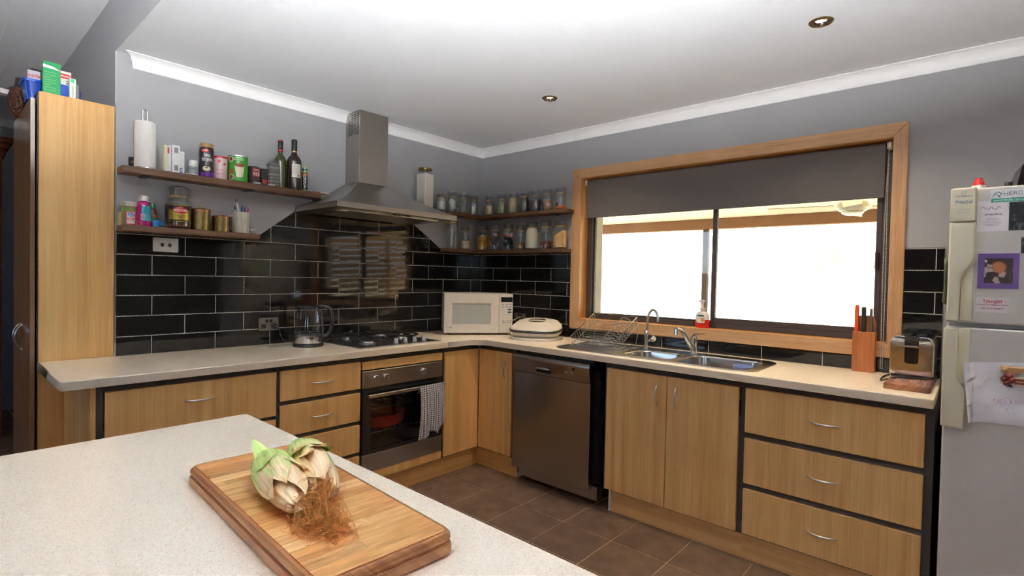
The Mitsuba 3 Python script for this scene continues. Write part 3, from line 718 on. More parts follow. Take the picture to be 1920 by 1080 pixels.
# ---------------------------------------------------------------- cooktop
ck = thing('gas_cooktop', 'black gas cooktop with cast iron trivets set into the bench', 'cooktop')
CX0, CX1, CY0, CY1 = -1.505, -.905, -.560, -.075
part(ck, 'tray', slab([(CX0, CY0), (CX1, CY0), (CX1, CY1), (CX0, CY1)], BZ + .0005, BZ + .007, .003, 2), 'mat_steel')
part(ck, 'plate', slab([(CX0 + .012, CY0 + .012), (CX1 - .012, CY0 + .012), (CX1 - .012, CY1 - .012), (CX0 + .012, CY1 - .012)], BZ + .006, BZ + .009, .002, 2), 'mat_satin', color=S(34, 31, 29))
for bx, by, br in ((-1.375, -.43, .052), (-1.365, -.19, .040), (-1.10, -.17, .045), (-1.075, -.36, .034)):
    z = BZ + .009
    b = part(ck, 'burner', lathe([(0, z), (br, z), (br, z + .006), (br * .85, z + .012), (br * .8, z + .018), (0, z + .018)], 28, (bx, by, 0)), 'mat_steel')
    part(b, 'cap', lathe([(0, z + .018), (br * .7, z + .018), (br * .74, z + .022), (br * .6, z + .026), (0, z + .027)], 28, (bx, by, 0)), 'mat_satin', color=S(18, 17, 17))
    w = .115; bars = []
    for a in range(4):
        ca, sa = math.cos(a * math.pi / 2), math.sin(a * math.pi / 2)
        bars.append(rot(box(br * .55, w, -.004, .004, z + .030, z + .040, .002), (0, 0, 1), 90 * a))
        bars.append(rot(box(w - .010, w, -.004, .004, z, z + .032), (0, 0, 1), 90 * a))
    bars.append(tube([(w * .93 * math.cos(t), w * .93 * math.sin(t), z + .033) for t in np.linspace(0, 2 * math.pi, 29)[:-1]], .0045, 6, closed=True))
    part(ck, 'trivet', [tr(m, bx, by, 0) for m in bars], 'mat_satin', color=S(16, 15, 15))
for kx in (-1.238, -1.168, -1.096, -1.022):
    part(ck, 'knob', lathe([(0, BZ + .009), (.021, BZ + .009), (.021, BZ + .013), (.017, BZ + .016), (.0135, BZ + .040), (.011, BZ + .043), (0, BZ + .043)], 24, (kx, -.522, 0)), 'mat_steel', label='silver conical control knob')

# ---------------------------------------------------------------- range hood
hd = thing('range_hood', 'stainless steel canopy range hood with a square chimney', 'range hood')
hx0, hx1, hyf, hzb, hzt = -1.63, -.730, -.50, 1.716, 1.752
cxa, cxb, cyf = -1.289, -1.072, -.172
part(hd, 'rim', hull([(x, y, z) for x in (hx0, hx1) for y in (hyf, -.009) for z in (hzb + .004, hzt)] ), 'mat_hood', smooth=False)
rings = []
for t in np.linspace(0, 1, 9):
    s = t; z = hzt + (1.935 - hzt) * (s + .10 * math.sin(math.pi * s) * -1)
    x0, x1, y0 = hx0 + (cxa - .012 - hx0) * s, hx1 + (cxb + .012 - hx1) * s, hyf + (cyf - .012 - hyf) * s
    rings.append([(x0, y0, z), (x1, y0, z), (x1, -.002, z), (x0, -.002, z)])
part(hd, 'canopy', loft([np.array(r) for r in rings]), 'mat_hood', smooth=25)
part(hd, 'chimney', box(cxa, cxb, cyf, -.001, 1.93, 2.405, .002), 'mat_hood', smooth=False)
for r in range(12):
    for q in range(4):
        y = -.033 - q * .034; z = 2.385 - r * .0115
        if y > -.058 - 0.0 and z > 2.36: continue
        part(hd, 'vent_slot', box(cxa - .0006, cxa + .002, y - .024, y, z - .006, z), 'mat_black', smooth=False)
part(hd, 'filter', box(hx0 + .14, hx1 - .14, hyf + .09, -.06, hzb - .004, hzb + .004, .002), 'mat_steel_panel', smooth=False)
part(hd, 'switch_panel', box(-1.22, -1.10, hyf + .02, hyf + .055, hzb - .001, hzb + .004), 'mat_black_gloss', smooth=False)
for q in (-1.50, -.86):
    part(hd, 'lamp_cover', box(q - .05, q + .05, hyf + .10, hyf + .16, hzb - .003, hzb + .004, .002), 'mat_satin', color=S(226, 220, 206))
# ---------------------------------------------------------------- sink and taps
sk = thing('kitchen_sink', 'stainless steel sink with drainer and two bowls under the window', 'sink')
def rr_pts(x0, x1, y0, y1, r, n=6): return ring_pts(rrect(x0, x1, y0, y1, r, n))
b1 = (-.505, -.235, -1.945, -1.660); b2 = (-.535, -.185, -2.360, -1.985)
outline = rrect(-SX1, -SX0, -SU1, -SU0, .085, 8)
part(sk, 'rim', slab(ring_pts(outline), BZ + .0004, BZ + .005, .004, 3, [rrect(*b1, .06), rrect(*b2, .07), rrect(-.53, -.13, -1.625, -1.235, .05)]), 'mat_sink', smooth=40)
def bowl(b, r, zb):
    x0, x1, y0, y1 = b; R = []
    for d, z in ((0, BZ + .005), (.002, BZ + .002), (.006, BZ - .004), (.014, zb + .03), (.022, zb + .008), (.034, zb)):
        R.append(np.c_[rr_pts(x0 + d, x1 - d, y0 + d, y1 - d, r), np.full(28, z)])
    m = loft(R[::-1], True, False); m.invert(); return m
for b, r, zb in ((b1, .06, .80), (b2, .07, .755)):
    k = part(sk, 'bowl', bowl(b, r, zb), 'mat_sink', smooth=40)
    part(k, 'waste', lathe([(0, zb + .001), (.03, zb + .001), (.04, zb + .004), (.043, zb + .001)], 24, ((b[0] + b[1]) / 2, (b[2] + b[3]) / 2, 0)), 'mat_chrome')
dm = [box(-.535, -.125, -1.63, -1.23, BZ + .0006, BZ + .002)]
for q in np.linspace(-.50, -.16, 12): dm.append(box(q - .006, q + .006, -1.60, -1.25, BZ + .001, BZ + .0042, .002))
part(sk, 'drainer', dm, 'mat_sink', smooth=False)

ft = thing('filter_tap', 'slim chrome gooseneck tap with a side knob behind the small bowl', 'tap')
fx, fy = -.125, -1.627
part(ft, 'base', lathe([(0, BZ + .004), (.022, BZ + .004), (.022, BZ + .010), (.013, BZ + .018), (.011, BZ + .07), (.015, BZ + .085), (.015, BZ + .10), (.009, BZ + .115), (0, BZ + .115)], 20, (fx, fy, 0)), 'mat_chrome')
gp = spline([(fx, fy, BZ + .10), (fx - .002, fy - .006, 1.09), (fx - .010, fy - .022, 1.135), (fx - .02, fy - .052, 1.157), (fx - .032, fy - .080, 1.142), (fx - .040, fy - .094, 1.105)], 28)
part(ft, 'spout', tube(gp, .0075, 12), 'mat_nickel')
part(ft, 'nozzle', cyl_to(gp[-1], gp[-1] + (gp[-1] - gp[-2]) * 2.2, .0092), 'mat_chrome')
part(ft, 'knob', [cyl_to((fx, fy, BZ + .045), (fx - .018, fy - .045, BZ + .062), .0085), tf(lathe([(0, 0), (.017, .002), (.019, .008), (.019, .022), (.014, .027), (0, .028)], 8), basis((fx - .018, fy - .045, BZ + .062), (.92, -.37, 0), (.13, .33, .93)))], 'mat_chrome')
mx = thing('mixer_tap', 'chrome lever mixer tap between the two sink bowls', 'tap')
mx0, my0 = -.120, -1.935
part(mx, 'base', lathe([(0, BZ + .004), (.026, BZ + .004), (.026, BZ + .008), (.021, BZ + .014), (.021, BZ + .095), (.018, BZ + .108), (0, BZ + .112)], 24, (mx0, my0, 0)), 'mat_chrome')
part(mx, 'spout', tube(spline([(mx0 - .005, my0 + .004, BZ + .03), (mx0 - .06, my0 + .02, BZ + .09), (mx0 - .115, my0 + .036, BZ + .142), (mx0 - .150, my0 + .046, BZ + .150)], 18), np.linspace(.016, .011, 18), 12), 'mat_nickel')
part(mx, 'aerator', cyl_to((mx0 - .148, my0 + .046, BZ + .152), (mx0 - .152, my0 + .046, BZ + .118), .0125), 'mat_chrome')
part(mx, 'lever', [hull([(mx0 - .018, my0 + .012, BZ + .110), (mx0 + .018, my0 + .012, BZ + .110), (mx0 - .018, my0 + .012, BZ + .118), (mx0 + .018, my0 + .012, BZ + .118), (mx0 - .008, my0 - .06, BZ + .122), (mx0 + .008, my0 - .06, BZ + .122), (mx0 - .008, my0 - .06, BZ + .126), (mx0 + .008, my0 - .06, BZ + .126)])], 'mat_chrome', smooth=False)

blue = thing('blue_tub', 'pale blue plastic tub standing in the large sink bowl', 'tub')
body(blue, lathe([(0, .757), (.036, .757), (.039, .76), (.047, .888), (.050, .890), (.050, .895), (.045, .895), (.037, .766), (0, .764)], 28, (-.262, -2.262, 0)), 'mat_satin', color=S(156, 174, 226))

# dish rack: a tilted wire tray on folded legs
rk = thing('dish_rack', 'chrome wire dish rack standing tilted on the sink drainer', 'dish rack')
P0, P1 = np.array([-.41, -1.235, .962]), np.array([-.41, -1.555, .948])
P3, P2 = np.array([-.115, -1.232, 1.112]), np.array([-.115, -1.555, 1.105])
dn = np.cross(P3 - P0, P1 - P0); dn /= np.linalg.norm(dn); dn = dn if dn[2] > 0 else -dn
def wire(pts, r=.0016, s=5): return tube(pts, r, s)
W = [wire(np.array([P0, P1]), .0028), wire(np.array([P1, P2]), .0028), wire(np.array([P2, P3]), .0028), wire(np.array([P3, P0]), .0028)]
dep = .055
Q = [P - dn * dep for P in (P0, P1, P2, P3)]
part(rk, 'frame', W + [wire(np.array([Q[i], Q[(i + 1) % 4]]), .0022) for i in range(4)], 'mat_chrome')
ws = []
for t in np.linspace(.04, .96, 13):
    a, b = P0 + (P3 - P0) * t, Q[0] + (Q[3] - Q[0]) * t; c, d = Q[1] + (Q[2] - Q[1]) * t, P1 + (P2 - P1) * t
    ws.append(wire(np.array([a, b + [0, -.006, 0]]), .0014)); ws.append(wire(np.array([d, c + [0, .006, 0]]), .0014))
for t in np.linspace(.05, .95, 13):
    a, b = Q[0] + (Q[3] - Q[0]) * t, Q[1] + (Q[2] - Q[1]) * t; ws.append(wire(np.array([a, b]), .0015))
part(rk, 'wires', ws, 'mat_chrome', stuff=True)
lp = []
for t in np.linspace(.12, .9, 9):
    o = Q[0] + (Q[3] - Q[0]) * t + (Q[1] - Q[0]) * .66; e = (Q[1] - Q[0]) * .30
    lp.append(wire(spline([o, o + dn * .05 + e * .05, o + dn * .066 + e * .35, o + dn * .045 + e * .8, o + e], 12), .0016))
part(rk, 'plate_loops', lp, 'mat_chrome')
lg = []
for P in (Q[0], Q[1]): lg.append(wire(np.array([P, [P[0] + .02, P[1], BZ + .009], [P[0] + .12, P[1], BZ + .007]]), .0022))
for P in (Q[2], Q[3]): lg.append(wire(np.array([P, [P[0] - .03, P[1], BZ + .009], [P[0] - .16, P[1], BZ + .007]]), .0022))
lg.append(wire(np.array([[-.36, -1.25, BZ + .009], [-.36, -1.54, BZ + .009]]), .0022)); lg.append(wire(np.array([[-.20, -1.25, BZ + .009], [-.20, -1.54, BZ + .009]]), .0022))
part(rk, 'legs', lg, 'mat_chrome')
bk = []
for z in (.925, .945, .965):
    bk.append(wire(np.array([[-.33, -1.30, z], [-.33, -1.46, z], [-.25, -1.46, z], [-.25, -1.30, z], [-.33, -1.30, z]]), .0014))
for y in np.linspace(-1.30, -1.46, 10): bk.append(wire(np.array([[-.33, y, .966], [-.33, y, .925], [-.25, y, .925], [-.25, y, .966]]), .0012))
part(rk, 'cutlery_basket', bk, 'mat_chrome')

sp = thing('soap_bottle', 'clear pump bottle of red hand soap on the window sill', 'soap bottle')
sx, sy, sz = .035, -1.918, 1.0552
def oval(prof, seg=28, sx_=.62):
    m = lathe(prof, seg); m.vertices[:, 0] *= sx_; m.apply_translation([sx, sy, sz]); return m
part(sp, 'bottle', oval([(0, 0), (.040, 0), (.044, .005), (.044, .05), (.041, .078), (.030, .096), (.013, .102), (.013, .106), (0, .106)][3:]), 'mat_satin', smooth=30, color=S(236, 226, 222))
part(sp, 'soap', oval([(0, 0), (.040, 0), (.044, .005), (.044, .050), (0, .050)]), 'mat_gloss', color=S(226, 42, 30), label='red liquid soap')
part(sp, 'pump', [tr(lathe([(0, .106), (.016, .106), (.016, .122), (.008, .124), (.007, .158), (0, .158)], 16), sx, sy, sz), rbox(sx - .036, sx + .012, sy - .010, sy + .010, sz + .158, sz + .172, .004)], 'mat_satin', color=S(232, 214, 208))
part(sp, 'label', [tf(slab(rr_pts(-.026, .026, .030, .078, .01), 0, .0006, .0002, 1), basis((sx - .0278, sy, sz), B_U, B_V))], 'mat_satin', color=S(232, 226, 222))
part(sp, 'label_band', tf(box(-.020, .020, .070, .080, .0006, .0010), basis((sx - .0278, sy, sz), B_U, B_V)), 'mat_satin', color=S(40, 84, 52))
part(sp, 'fruit_print', tf(cyl(.012, .0005, .0011, 18), basis((sx - .0278, sy - .012, sz + .050), B_U, B_V)), 'mat_satin', color=S(230, 160, 90))

# ---------------------------------------------------------------- microwave
mw = thing('microwave', 'white microwave oven standing across the corner of the bench', 'microwave')
A0 = np.array([-.645, -.286, .913]); B0 = np.array([-.235, -.598, .913]); du = (B0 - A0) / np.linalg.norm(B0 - A0); dn_ = np.cross(du, [0, 0, 1])
MM = basis(A0, du, (0, 0, 1), dn_)        # local: x along the front, y up, z out to the room
def mwp(name, m, k, parent=mw, **kw): return part(parent, name, tf(m, MM), k, **kw)
FWd, FHt = .508, .302
mwp('casing', box(.002, FWd - .002, .012, FHt - .001, -.335, -.012, .006), 'mat_appliance', smooth=False)
dfr = Polygon([(0, .012), (.404, .012), (.404, FHt), (0, FHt)], [[(.058, .076), (.342, .076), (.342, .232), (.058, .232)]])
d = mwp('door', prism(dfr, -.012, .004), 'mat_appliance', smooth=False)
part(d, 'window_bevel', [tf(hull(p), MM) for p in ([(.030, .236, .0045), (.37, .236, .0045), (.058, .228, .0005), (.342, .228, .0005), (.058, .232, .004), (.342, .232, .004)],)], 'mat_appliance', smooth=False)
part(d, 'window', tf(box(.056, .344, .074, .234, -.010, -.004), MM), 'mat_gloss', smooth=False, color=S(186, 190, 186), label='pale grey glass window')
mwp('control_panel', box(.406, FWd, .012, FHt, -.012, .004, .001), 'mat_appliance', smooth=False)
mwp('display', box(.418, .505, .243, .279, .0035, .0048), 'mat_black_gloss', smooth=False)
for yy in (.224, .206):
    for xx in (.434, .463, .490): mwp('button', tf(cyl(.011, .0038, .0050, 18), np.diag([1, .55, 1, 1]) @ np.eye(4)) if False else tr(tf(cyl(.0105, .0038, .0050, 18), np.diag([1, .5, 1, 1])), xx, yy, 0), 'mat_satin', color=S(176, 172, 168))
for yy in (.187, .167): mwp('button', tr(tf(cyl(.016, .0038, .0052, 20), np.diag([1, .42, 1, 1])), .484, yy, 0), 'mat_satin', color=S(62, 92, 108), label='blue oval button')
for yy in (.104, .090):
    for xx in (.436, .455, .474, .492): mwp('keypad_mark', box(xx - .006, xx + .006, yy - .004, yy + .003, .0038, .0046), 'mat_satin', smooth=False, color=S(150, 148, 144))
for xx in (.434, .452, .474, .494): mwp('symbol', box(xx - .003, xx + .003, .146, .150, .0038, .0045), 'mat_satin', smooth=False, color=S(170, 166, 160))
mwp('open_bar', box(.410, .504, .016, .074, .003, .0065, .002), 'mat_appliance', smooth=False)
mwp('lettering', text('SAMSUNG', .006, (.022, .049, .0042), (1, 0, 0), (0, 1, 0)), 'mat_satin', smooth=False, color=S(60, 60, 70))
mwp('lettering', text('Bio ceramic', .005, (.342, .040, .0042), (1, 0, 0), (0, 1, 0)), 'mat_satin', smooth=False, color=S(150, 148, 146))
for xx in (.04, .46):
    for zz in (-.05, -.30): mwp('foot', box(xx - .015, xx + .015, -.002, .012, zz - .015, zz + .015), 'mat_black', smooth=False)

# ---------------------------------------------------------------- sandwich press
pr = thing('sandwich_press', 'white clamshell sandwich press beside the microwave', 'sandwich press')
PM = basis((-.285, -.862, BZ), (math.cos(math.radians(-66)), math.sin(math.radians(-66)), 0), (-math.sin(math.radians(-66)), math.cos(math.radians(-66)), 0))
def sup(w, d, n=40, e=2.9):
    a = np.arange(n) * 2 * math.pi / n
    return np.c_[w * np.sign(np.cos(a)) * np.abs(np.cos(a)) ** (2 / e), d * np.sign(np.sin(a)) * np.abs(np.sin(a)) ** (2 / e)]
def clam(rows): return loft([np.c_[sup(w, d) + [ox, oy], np.full(40, z) + tilt * (sup(w, d)[:, 1])] for w, d, z, ox, oy, tilt in rows])
cream = S(236, 226, 212)
part(pr, 'base_tray', tf(clam([(.168, .150, .004, 0, 0, 0), (.172, .154, .010, 0, 0, 0), (.170, .152, .018, 0, 0, 0), (.155, .138, .020, 0, 0, 0)]), PM), 'mat_gloss', color=cream)
part(pr, 'base', tf(clam([(.120, .105, .020, 0, .0, 0), (.150, .128, .026, 0, .0, 0), (.172, .150, .046, 0, .0, .0), (.174, .152, .056, 0, 0, .0)]), PM), 'mat_gloss', color=cream)
part(pr, 'seam', tf(clam([(.168, .147, .055, 0, 0, 0), (.168, .147, .064, 0, 0, .03)]), PM), 'mat_black')
part(pr, 'lid', tf(clam([(.174, .152, .062, 0, 0, .03), (.178, .156, .076, 0, 0, .06), (.170, .148, .096, 0, .004, .12), (.146, .126, .116, 0, .010, .16), (.112, .092, .126, 0, .014, .17), (.06, .05, .130, 0, .014, .17)]), PM), 'mat_gloss', color=cream)
hb = []
for t in np.linspace(-1, 1, 25):
    a = math.pi / 2 * t * 1.05; p = np.array([.178 * np.sign(math.sin(a)) * abs(math.sin(a)) ** (2 / 2.9), -.156 * abs(math.cos(a)) ** (2 / 2.9) if abs(a) < math.pi / 2 else .02, .060 + .012 * (abs(t) ** 3)])
    hb.append(p)
part(pr, 'handle', tf(tube(np.array(hb), .0085, 8), PM), 'mat_black', label='black handle strip round the lid')
part(pr, 'hinge', tf(box(-.06, .06, .135, .165, .02, .10, .006), PM), 'mat_gloss', color=cream)
pc = [tube(np.c_[.190 * np.cos(t), .172 * np.sin(t), .0045 + 0 * t] @ PM[:3, :3].T + PM[:3, 3], .0033, 6) for t in (np.linspace(-2.7, .6, 40),)]
pc.append(tube(spline([(-.33, -.665, .916), (-.30, -.635, .95), (-.26, -.60, 1.005), (-.18, -.56, 1.02), (-.06, -.50, 1.03), (-.02, -.48, 1.03)], 24), .0033, 6))
part(pr, 'cord', pc, 'mat_satin', color=S(226, 216, 200))

# ---------------------------------------------------------------- sockets
def gpo(name, label, o, u, v, w, h, color, key, white):
    t = thing(name, label, 'power socket'); M = basis(o, u, v)
    part(t, 'plate', tf(slab(rr_pts(-w / 2, w / 2, -h / 2, h / 2, .003, 2), 0, .008, .002, 2), M), key, color=color) if color is not None else part(t, 'plate', tf(slab(rr_pts(-w / 2, w / 2, -h / 2, h / 2, .003, 2), 0, .006, .002, 2), M), key)
    return t, M
t, M = gpo('double_socket', 'white wall plate with two black rockers on the tiles under the lower shelf', (-2.326, -.0085, 1.472), A_U, A_V, .114, .073, S(236, 236, 234), 'mat_gloss', True)
part(t, 'raised_plate', tf(slab(rr_pts(-.036, .036, -.026, .026, .006), .008, .010, .001, 2), M), 'mat_gloss', color=S(240, 240, 238))
for xx in (-.017, .017): part(t, 'rocker', tf(slab(rr_pts(xx - .008, xx + .008, -.010, .010, .007), .010, .0125, .001, 2), M), 'mat_black')
t, M = gpo('double_socket', 'steel wall socket with the kettle plug in it', (-1.790, -.0085, 1.030), A_U, A_V, .115, .076, None, 'mat_nickel_dark', False)
for xx in (-.012, .012): part(t, 'switch', tf(slab(rr_pts(xx - .008, xx + .008, .010, .028, .005), .006, .009, .001, 2), M), 'mat_black')
for xx in (-.030,): part(t, 'outlet', tf(slab(rr_pts(xx - .014, xx + .014, -.026, .000, .004), .006, .0072, .0008, 1), M), 'mat_black')
part(t, 'outlet', tf(slab(rr_pts(.016, .044, -.026, .000, .004), .006, .0072, .0008, 1), M), 'mat_black')
t, M = gpo('double_socket', 'steel wall socket partly hidden behind the sandwich press', (-.0085, -.470, 1.022), B_U, B_V, .115, .074, None, 'mat_nickel_dark', False)
for xx in (-.012, .012): part(t, 'switch', tf(slab(rr_pts(xx - .008, xx + .008, .010, .026, .005), .006, .009, .001, 2), M), 'mat_black')
for xx in (-.030, .030): part(t, 'outlet', tf(slab(rr_pts(xx - .014, xx + .014, -.026, .000, .004), .006, .0072, .0008, 1), M), 'mat_black')

# ---------------------------------------------------------------- kettle
kt = thing('electric_kettle', 'glass electric kettle with a black handle on the bench left of the cooktop', 'kettle')
kx, ky = -1.652, -.235
z = BZ
part(kt, 'power_base', lathe([(0, z), (.082, z), (.085, z + .004), (.083, z + .016), (.076, z + .020), (0, z + .020)], 40, (kx, ky, 0)), 'mat_black')
part(kt, 'heater_band', lathe([(0, z + .021), (.077, z + .021), (.078, z + .026), (.078, z + .062), (.076, z + .064), (0, z + .064)], 40, (kx, ky, 0)), 'mat_chrome', label='polished steel band above the base')
part(kt, 'glass', lathe([(.0765, z + .064), (.078, z + .08), (.0765, z + .13), (.072, z + .18), (.066, z + .215), (.064, z + .226)], 40, (kx, ky, 0)), 'mat_kettle_glass', smooth=True)
part(kt, 'water_ring', lathe([(.0768, z + .079), (.0775, z + .0785), (.0768, z + .0775)], 40, (kx, ky, 0)), 'mat_chrome')
part(kt, 'collar', lathe([(.062, z + .218), (.0665, z + .218), (.066, z + .232), (.058, z + .240), (.052, z + .240), (.052, z + .235), (.062, z + .232)], 40, (kx, ky, 0)), 'mat_black')
part(kt, 'lid', lathe([(0, z + .244), (.035, z + .243), (.052, z + .238), (.054, z + .232), (0, z + .232)], 36, (kx, ky, 0)), 'mat_black_gloss')
hdv = np.array([.80, -.60, 0])            # the handle points to the right in view
def kp(r, zz): return np.array([kx, ky, 0]) + hdv * r + [0, 0, z + zz]
part(kt, 'spout', hull([kp(-.055, .236), kp(-.055, .205), kp(-.084, .232)] + [kp(-.05, .22) + s * np.array([.6, .8, 0]) * .026 for s in (-1, 1)] + [kp(-.05, .236) + s * np.array([.6, .8, 0]) * .026 for s in (-1, 1)]), 'mat_black')
part(kt, 'handle', tube(spline([kp(.055, .232), kp(.085, .236), kp(.118, .222), kp(.132, .17), kp(.128, .11), kp(.106, .070), kp(.080, .058)], 32), .0125, 12), 'mat_black')
part(kt, 'handle_strip', tube(spline([kp(.0665, .214), kp(.074, .17), kp(.079, .12), kp(.0795, .066)], 14), .006, 8), 'mat_satin', color=S(60, 60, 64))
av = math.atan2(CAM[1] - ky, CAM[0] - kx)
for q in range(8):
    part(kt, 'level_mark', wrap(box(-.004 if q % 2 else -.007, .004 if q % 2 else .007, 0, .0012, .0004, .0008), .0765, (kx, ky), av + .78, z + .09 + .013 * q), 'mat_matte', smooth=False, color=S(200, 200, 200))
pl = kt
part(pl, 'plug', [tf(lathe([(0, 0), (.019, 0), (.019, .014), (.014, .026), (.009, .036), (0, .036)], 20), basis((-1.760, -.0158, 1.018), A_U, A_V))], 'mat_black')
part(pl, 'cord', tube(spline([(-1.760, -.050, 1.017), (-1.748, -.060, 1.0), (-1.735, -.058, .955), (-1.715, -.065, .93), (-1.69, -.095, .922), (-1.66, -.145, .9165), (-1.655, -.16, .9155)], 30), .0035, 8), 'mat_black')

# ---------------------------------------------------------------- toaster corner
bd = thing('walnut_board', 'small dark striped chopping board under the toaster', 'chopping board')
mb = slab(rr_pts(-.495, -.055, -3.056, -2.902, .006, 3), BZ + .0005, BZ + .024, .003, 2, both=True)
scene[bd] = gshape(mb, 'mat_walnut', 0, smooth=40)
ts = thing('toaster', 'chrome two slice toaster seen from its lever end', 'toaster')
tz = BZ + .0245
TX0, TX1, TY0, TY1 = -.262, -.030, -3.054, -2.896
part(ts, 'base', box(TX0 + .006, TX1, TY0 + .006, TY1 - .006, tz, tz + .012), 'mat_black', smooth=False)
part(ts, 'shell', tf(slab([(TY0, .010), (TY1, .010), (TY1, .150), (TY1 - .010, .176), (TY1 - .024, .183), (TY0 + .024, .183), (TY0 + .010, .176), (TY0, .150)], 0, TX1 - TX0, .006, 3, both=True), basis((TX0, 0, tz), (0, 1, 0), (0, 0, 1))), 'mat_chrome', smooth=30)
for yy in (-3.020, -2.965): part(ts, 'slot', box(TX0 + .045, TX1 - .03, yy, yy + .034, tz + .17, tz + .1838), 'mat_black', smooth=False)
part(ts, 'lever_panel', [tf(slab([(2.950, .070), (2.956, .062), (2.994, .062), (3.000, .070), (3.000, .182), (2.950, .182)], 0, .004, .001, 1), basis((TX0 + .001, 0, tz), B_U, B_V))], 'mat_black_gloss')
part(ts, 'lever', box(TX0 - .018, TX0 - .002, -3.000, -2.950, tz + .134, tz + .142, .002), 'mat_chrome', smooth=False)
part(ts, 'groove', [box(TX0 - .0012, TX0 + .002, -2.950, TY1 + .0, tz + .136, tz + .142), box(TX0 - .0012, TX0 + .002, TY0, -3.000, tz + .136, tz + .142)], 'mat_nickel', smooth=False)
part(ts, 'base_line', box(TX0 - .0015, TX0 + .002, -3.028, -2.922, tz + .030, tz + .034), 'mat_nickel', smooth=False)
part(ts, 'button', tf(cyl(.009, 0, .005, 18), basis((TX0, -3.012, tz + .052), B_U, B_V)), 'mat_nickel')
part(ts, 'cord', tube(spline([(-.10, -2.882, .915), (-.18, -2.868, .914), (-.30, -2.872, .914), (-.345, -2.892, .926), (-.335, -2.93, .9385), (-.31, -2.97, .9385), (-.285, -3.01, .9385), (-.27, -3.04, .9385)], 40), .0036, 8), 'mat_black')
kb = thing('knife_block', 'upright wooden knife block against the window frame', 'knife block')
scene[kb] = gshape(box(-.080, -.024, -2.818, -2.724, BZ + .0005, 1.108, .002), 'mat_block', 2)
def knife(label, y, w, top, col, flat=.010, d0=-.060):
    k = thing('kitchen_knife', label, 'knife', 'knives in the block')
    part(k, 'handle', rbox(d0 - flat, d0 + flat, y - w / 2, y + w / 2, 1.102, top, min(flat, w / 2) * .85, 2), 'mat_satin', color=col)
    return k
knife('knife with an orange handle in the wooden block', -2.737, .017, 1.240, S(236, 84, 34))
knife('knife with a black handle in the wooden block', -2.766, .018, 1.232, S(26, 24, 24))
knife('knife with a slim grey brown handle in the wooden block', -2.797, .012, 1.225, S(96, 76, 66), .006)
k = thing('kitchen_knife', 'broad brown wooden handle standing at the back of the knife block', 'knife', 'knives in the block')
scene[k] = gshape(tf(slab([(2.742, 1.100), (2.816, 1.100), (2.816, 1.150), (2.806, 1.182), (2.792, 1.190), (2.742, 1.186)], 0, .012, .003, 2), basis((-.030, 0, 0), B_U, B_V)), 'mat_walnut', 2, smooth=40)

# ---------------------------------------------------------------- blind
bl = thing('roller_blind', 'dark grey roller blind drawn a third of the way down the window', 'blind')
part(bl, 'fabric', box(.0225, .0235, -2.822, -1.052, 1.785, 2.038), 'mat_blind', smooth=False)
part(bl, 'roller', tf(cyl(.017, 0, 1.766, 24), basis((.040, -2.820, 2.036), (1, 0, 0), (0, 0, -1), (0, 1, 0))), 'mat_blind')
part(bl, 'hem_bar', box(.018, .028, -2.823, -1.051, 1.778, 1.792, .003), 'mat_blind', smooth=False)
for y0, y1 in ((-1.051, -1.036), (-2.852, -2.826)): part(bl, 'bracket', box(.018, .056, y0, y1, 2.015, 2.058, .008), 'mat_gloss', color=S(236, 234, 232), label='white end bracket')
cb = []; ball = trimesh.creation.icosphere(subdivisions=0, radius=.0026)
for x, y, zb in ((.006, -2.838, 0), (-.030, -2.842, 1)):
    for q in range(175):
        zz = 2.01 - q * .0062; s = q / 175
        cb.append(tr(ball, .004 - (.034 if s > .2 else .17 * s) - .004 * zb, y + .004 * math.sin(s * 3 + zb * 2.5), zz))
part(bl, 'bead_chain', cb, 'mat_satin', smooth=True, stuff=True, color=S(206, 200, 192), label='pale bead chain hanging in a loop')

# ---------------------------------------------------------------- fridge
fg = thing('fridge', 'white two door fridge with cream handle strips at the right edge', 'fridge')
XF = -.72; FY0, FY1 = -3.105, -3.80
part(fg, 'cabinet', box(-.655, -.03, FY1, FY0, .03, 1.688, .006), 'mat_fridge', smooth=False)
part(fg, 'foot', [box(-.64, -.60, FY0 - .06, FY0 - .02, .001, .03), box(-.64, -.60, FY1 + .02, FY1 + .06, .001, .03), box(-.10, -.06, FY0 - .06, FY0 - .02, .001, .03), box(-.10, -.06, FY1 + .02, FY1 + .06, .001, .03)], 'mat_black', smooth=False)
def fdoor(z0, z1): return tf(slab([(-FY0, z0), (-FY1, z0), (-FY1, z1), (-FY0, z1)], 0, .064, .008, 3), basis((-.656, 0, 0), B_U, B_V))
d1 = part(fg, 'freezer_door', fdoor(1.214, 1.688), 'mat_fridge', smooth=40)
d2 = part(fg, 'fridge_door', fdoor(.06, 1.199), 'mat_fridge', smooth=40)
def strip(pts): return tf(slab(pts, 0, .030, .006, 3), basis((XF - .001 + .0, 0, 0), B_U, B_V))
def curve(a, b, n=10): return [(a[0] + (b[0] - a[0]) * t, a[1] + (b[1] - a[1]) * (t * t * (3 - 2 * t))) for t in np.linspace(0, 1, n)]
s1 = [(3.106, 1.220), (3.138, 1.220), (3.141, 1.36)] + [(3.141 + .033 * (t * t * (3 - 2 * t)), 1.365 + .075 * t) for t in np.linspace(0, 1, 9)] + [(3.176, 1.566), (3.106, 1.566)]
h1 = part(d1, 'handle_strip', strip(s1), 'mat_cream', smooth=40, label='cream handle strip with a cut-away grip')
part(d1, 'handle_grip', tf(slab([(3.141, 1.222), (3.173, 1.222), (3.173, 1.44), (3.141, 1.44)], 0, .008, .003, 2), basis((XF, 0, 0), B_U, B_V)), 'mat_cream', smooth=40)
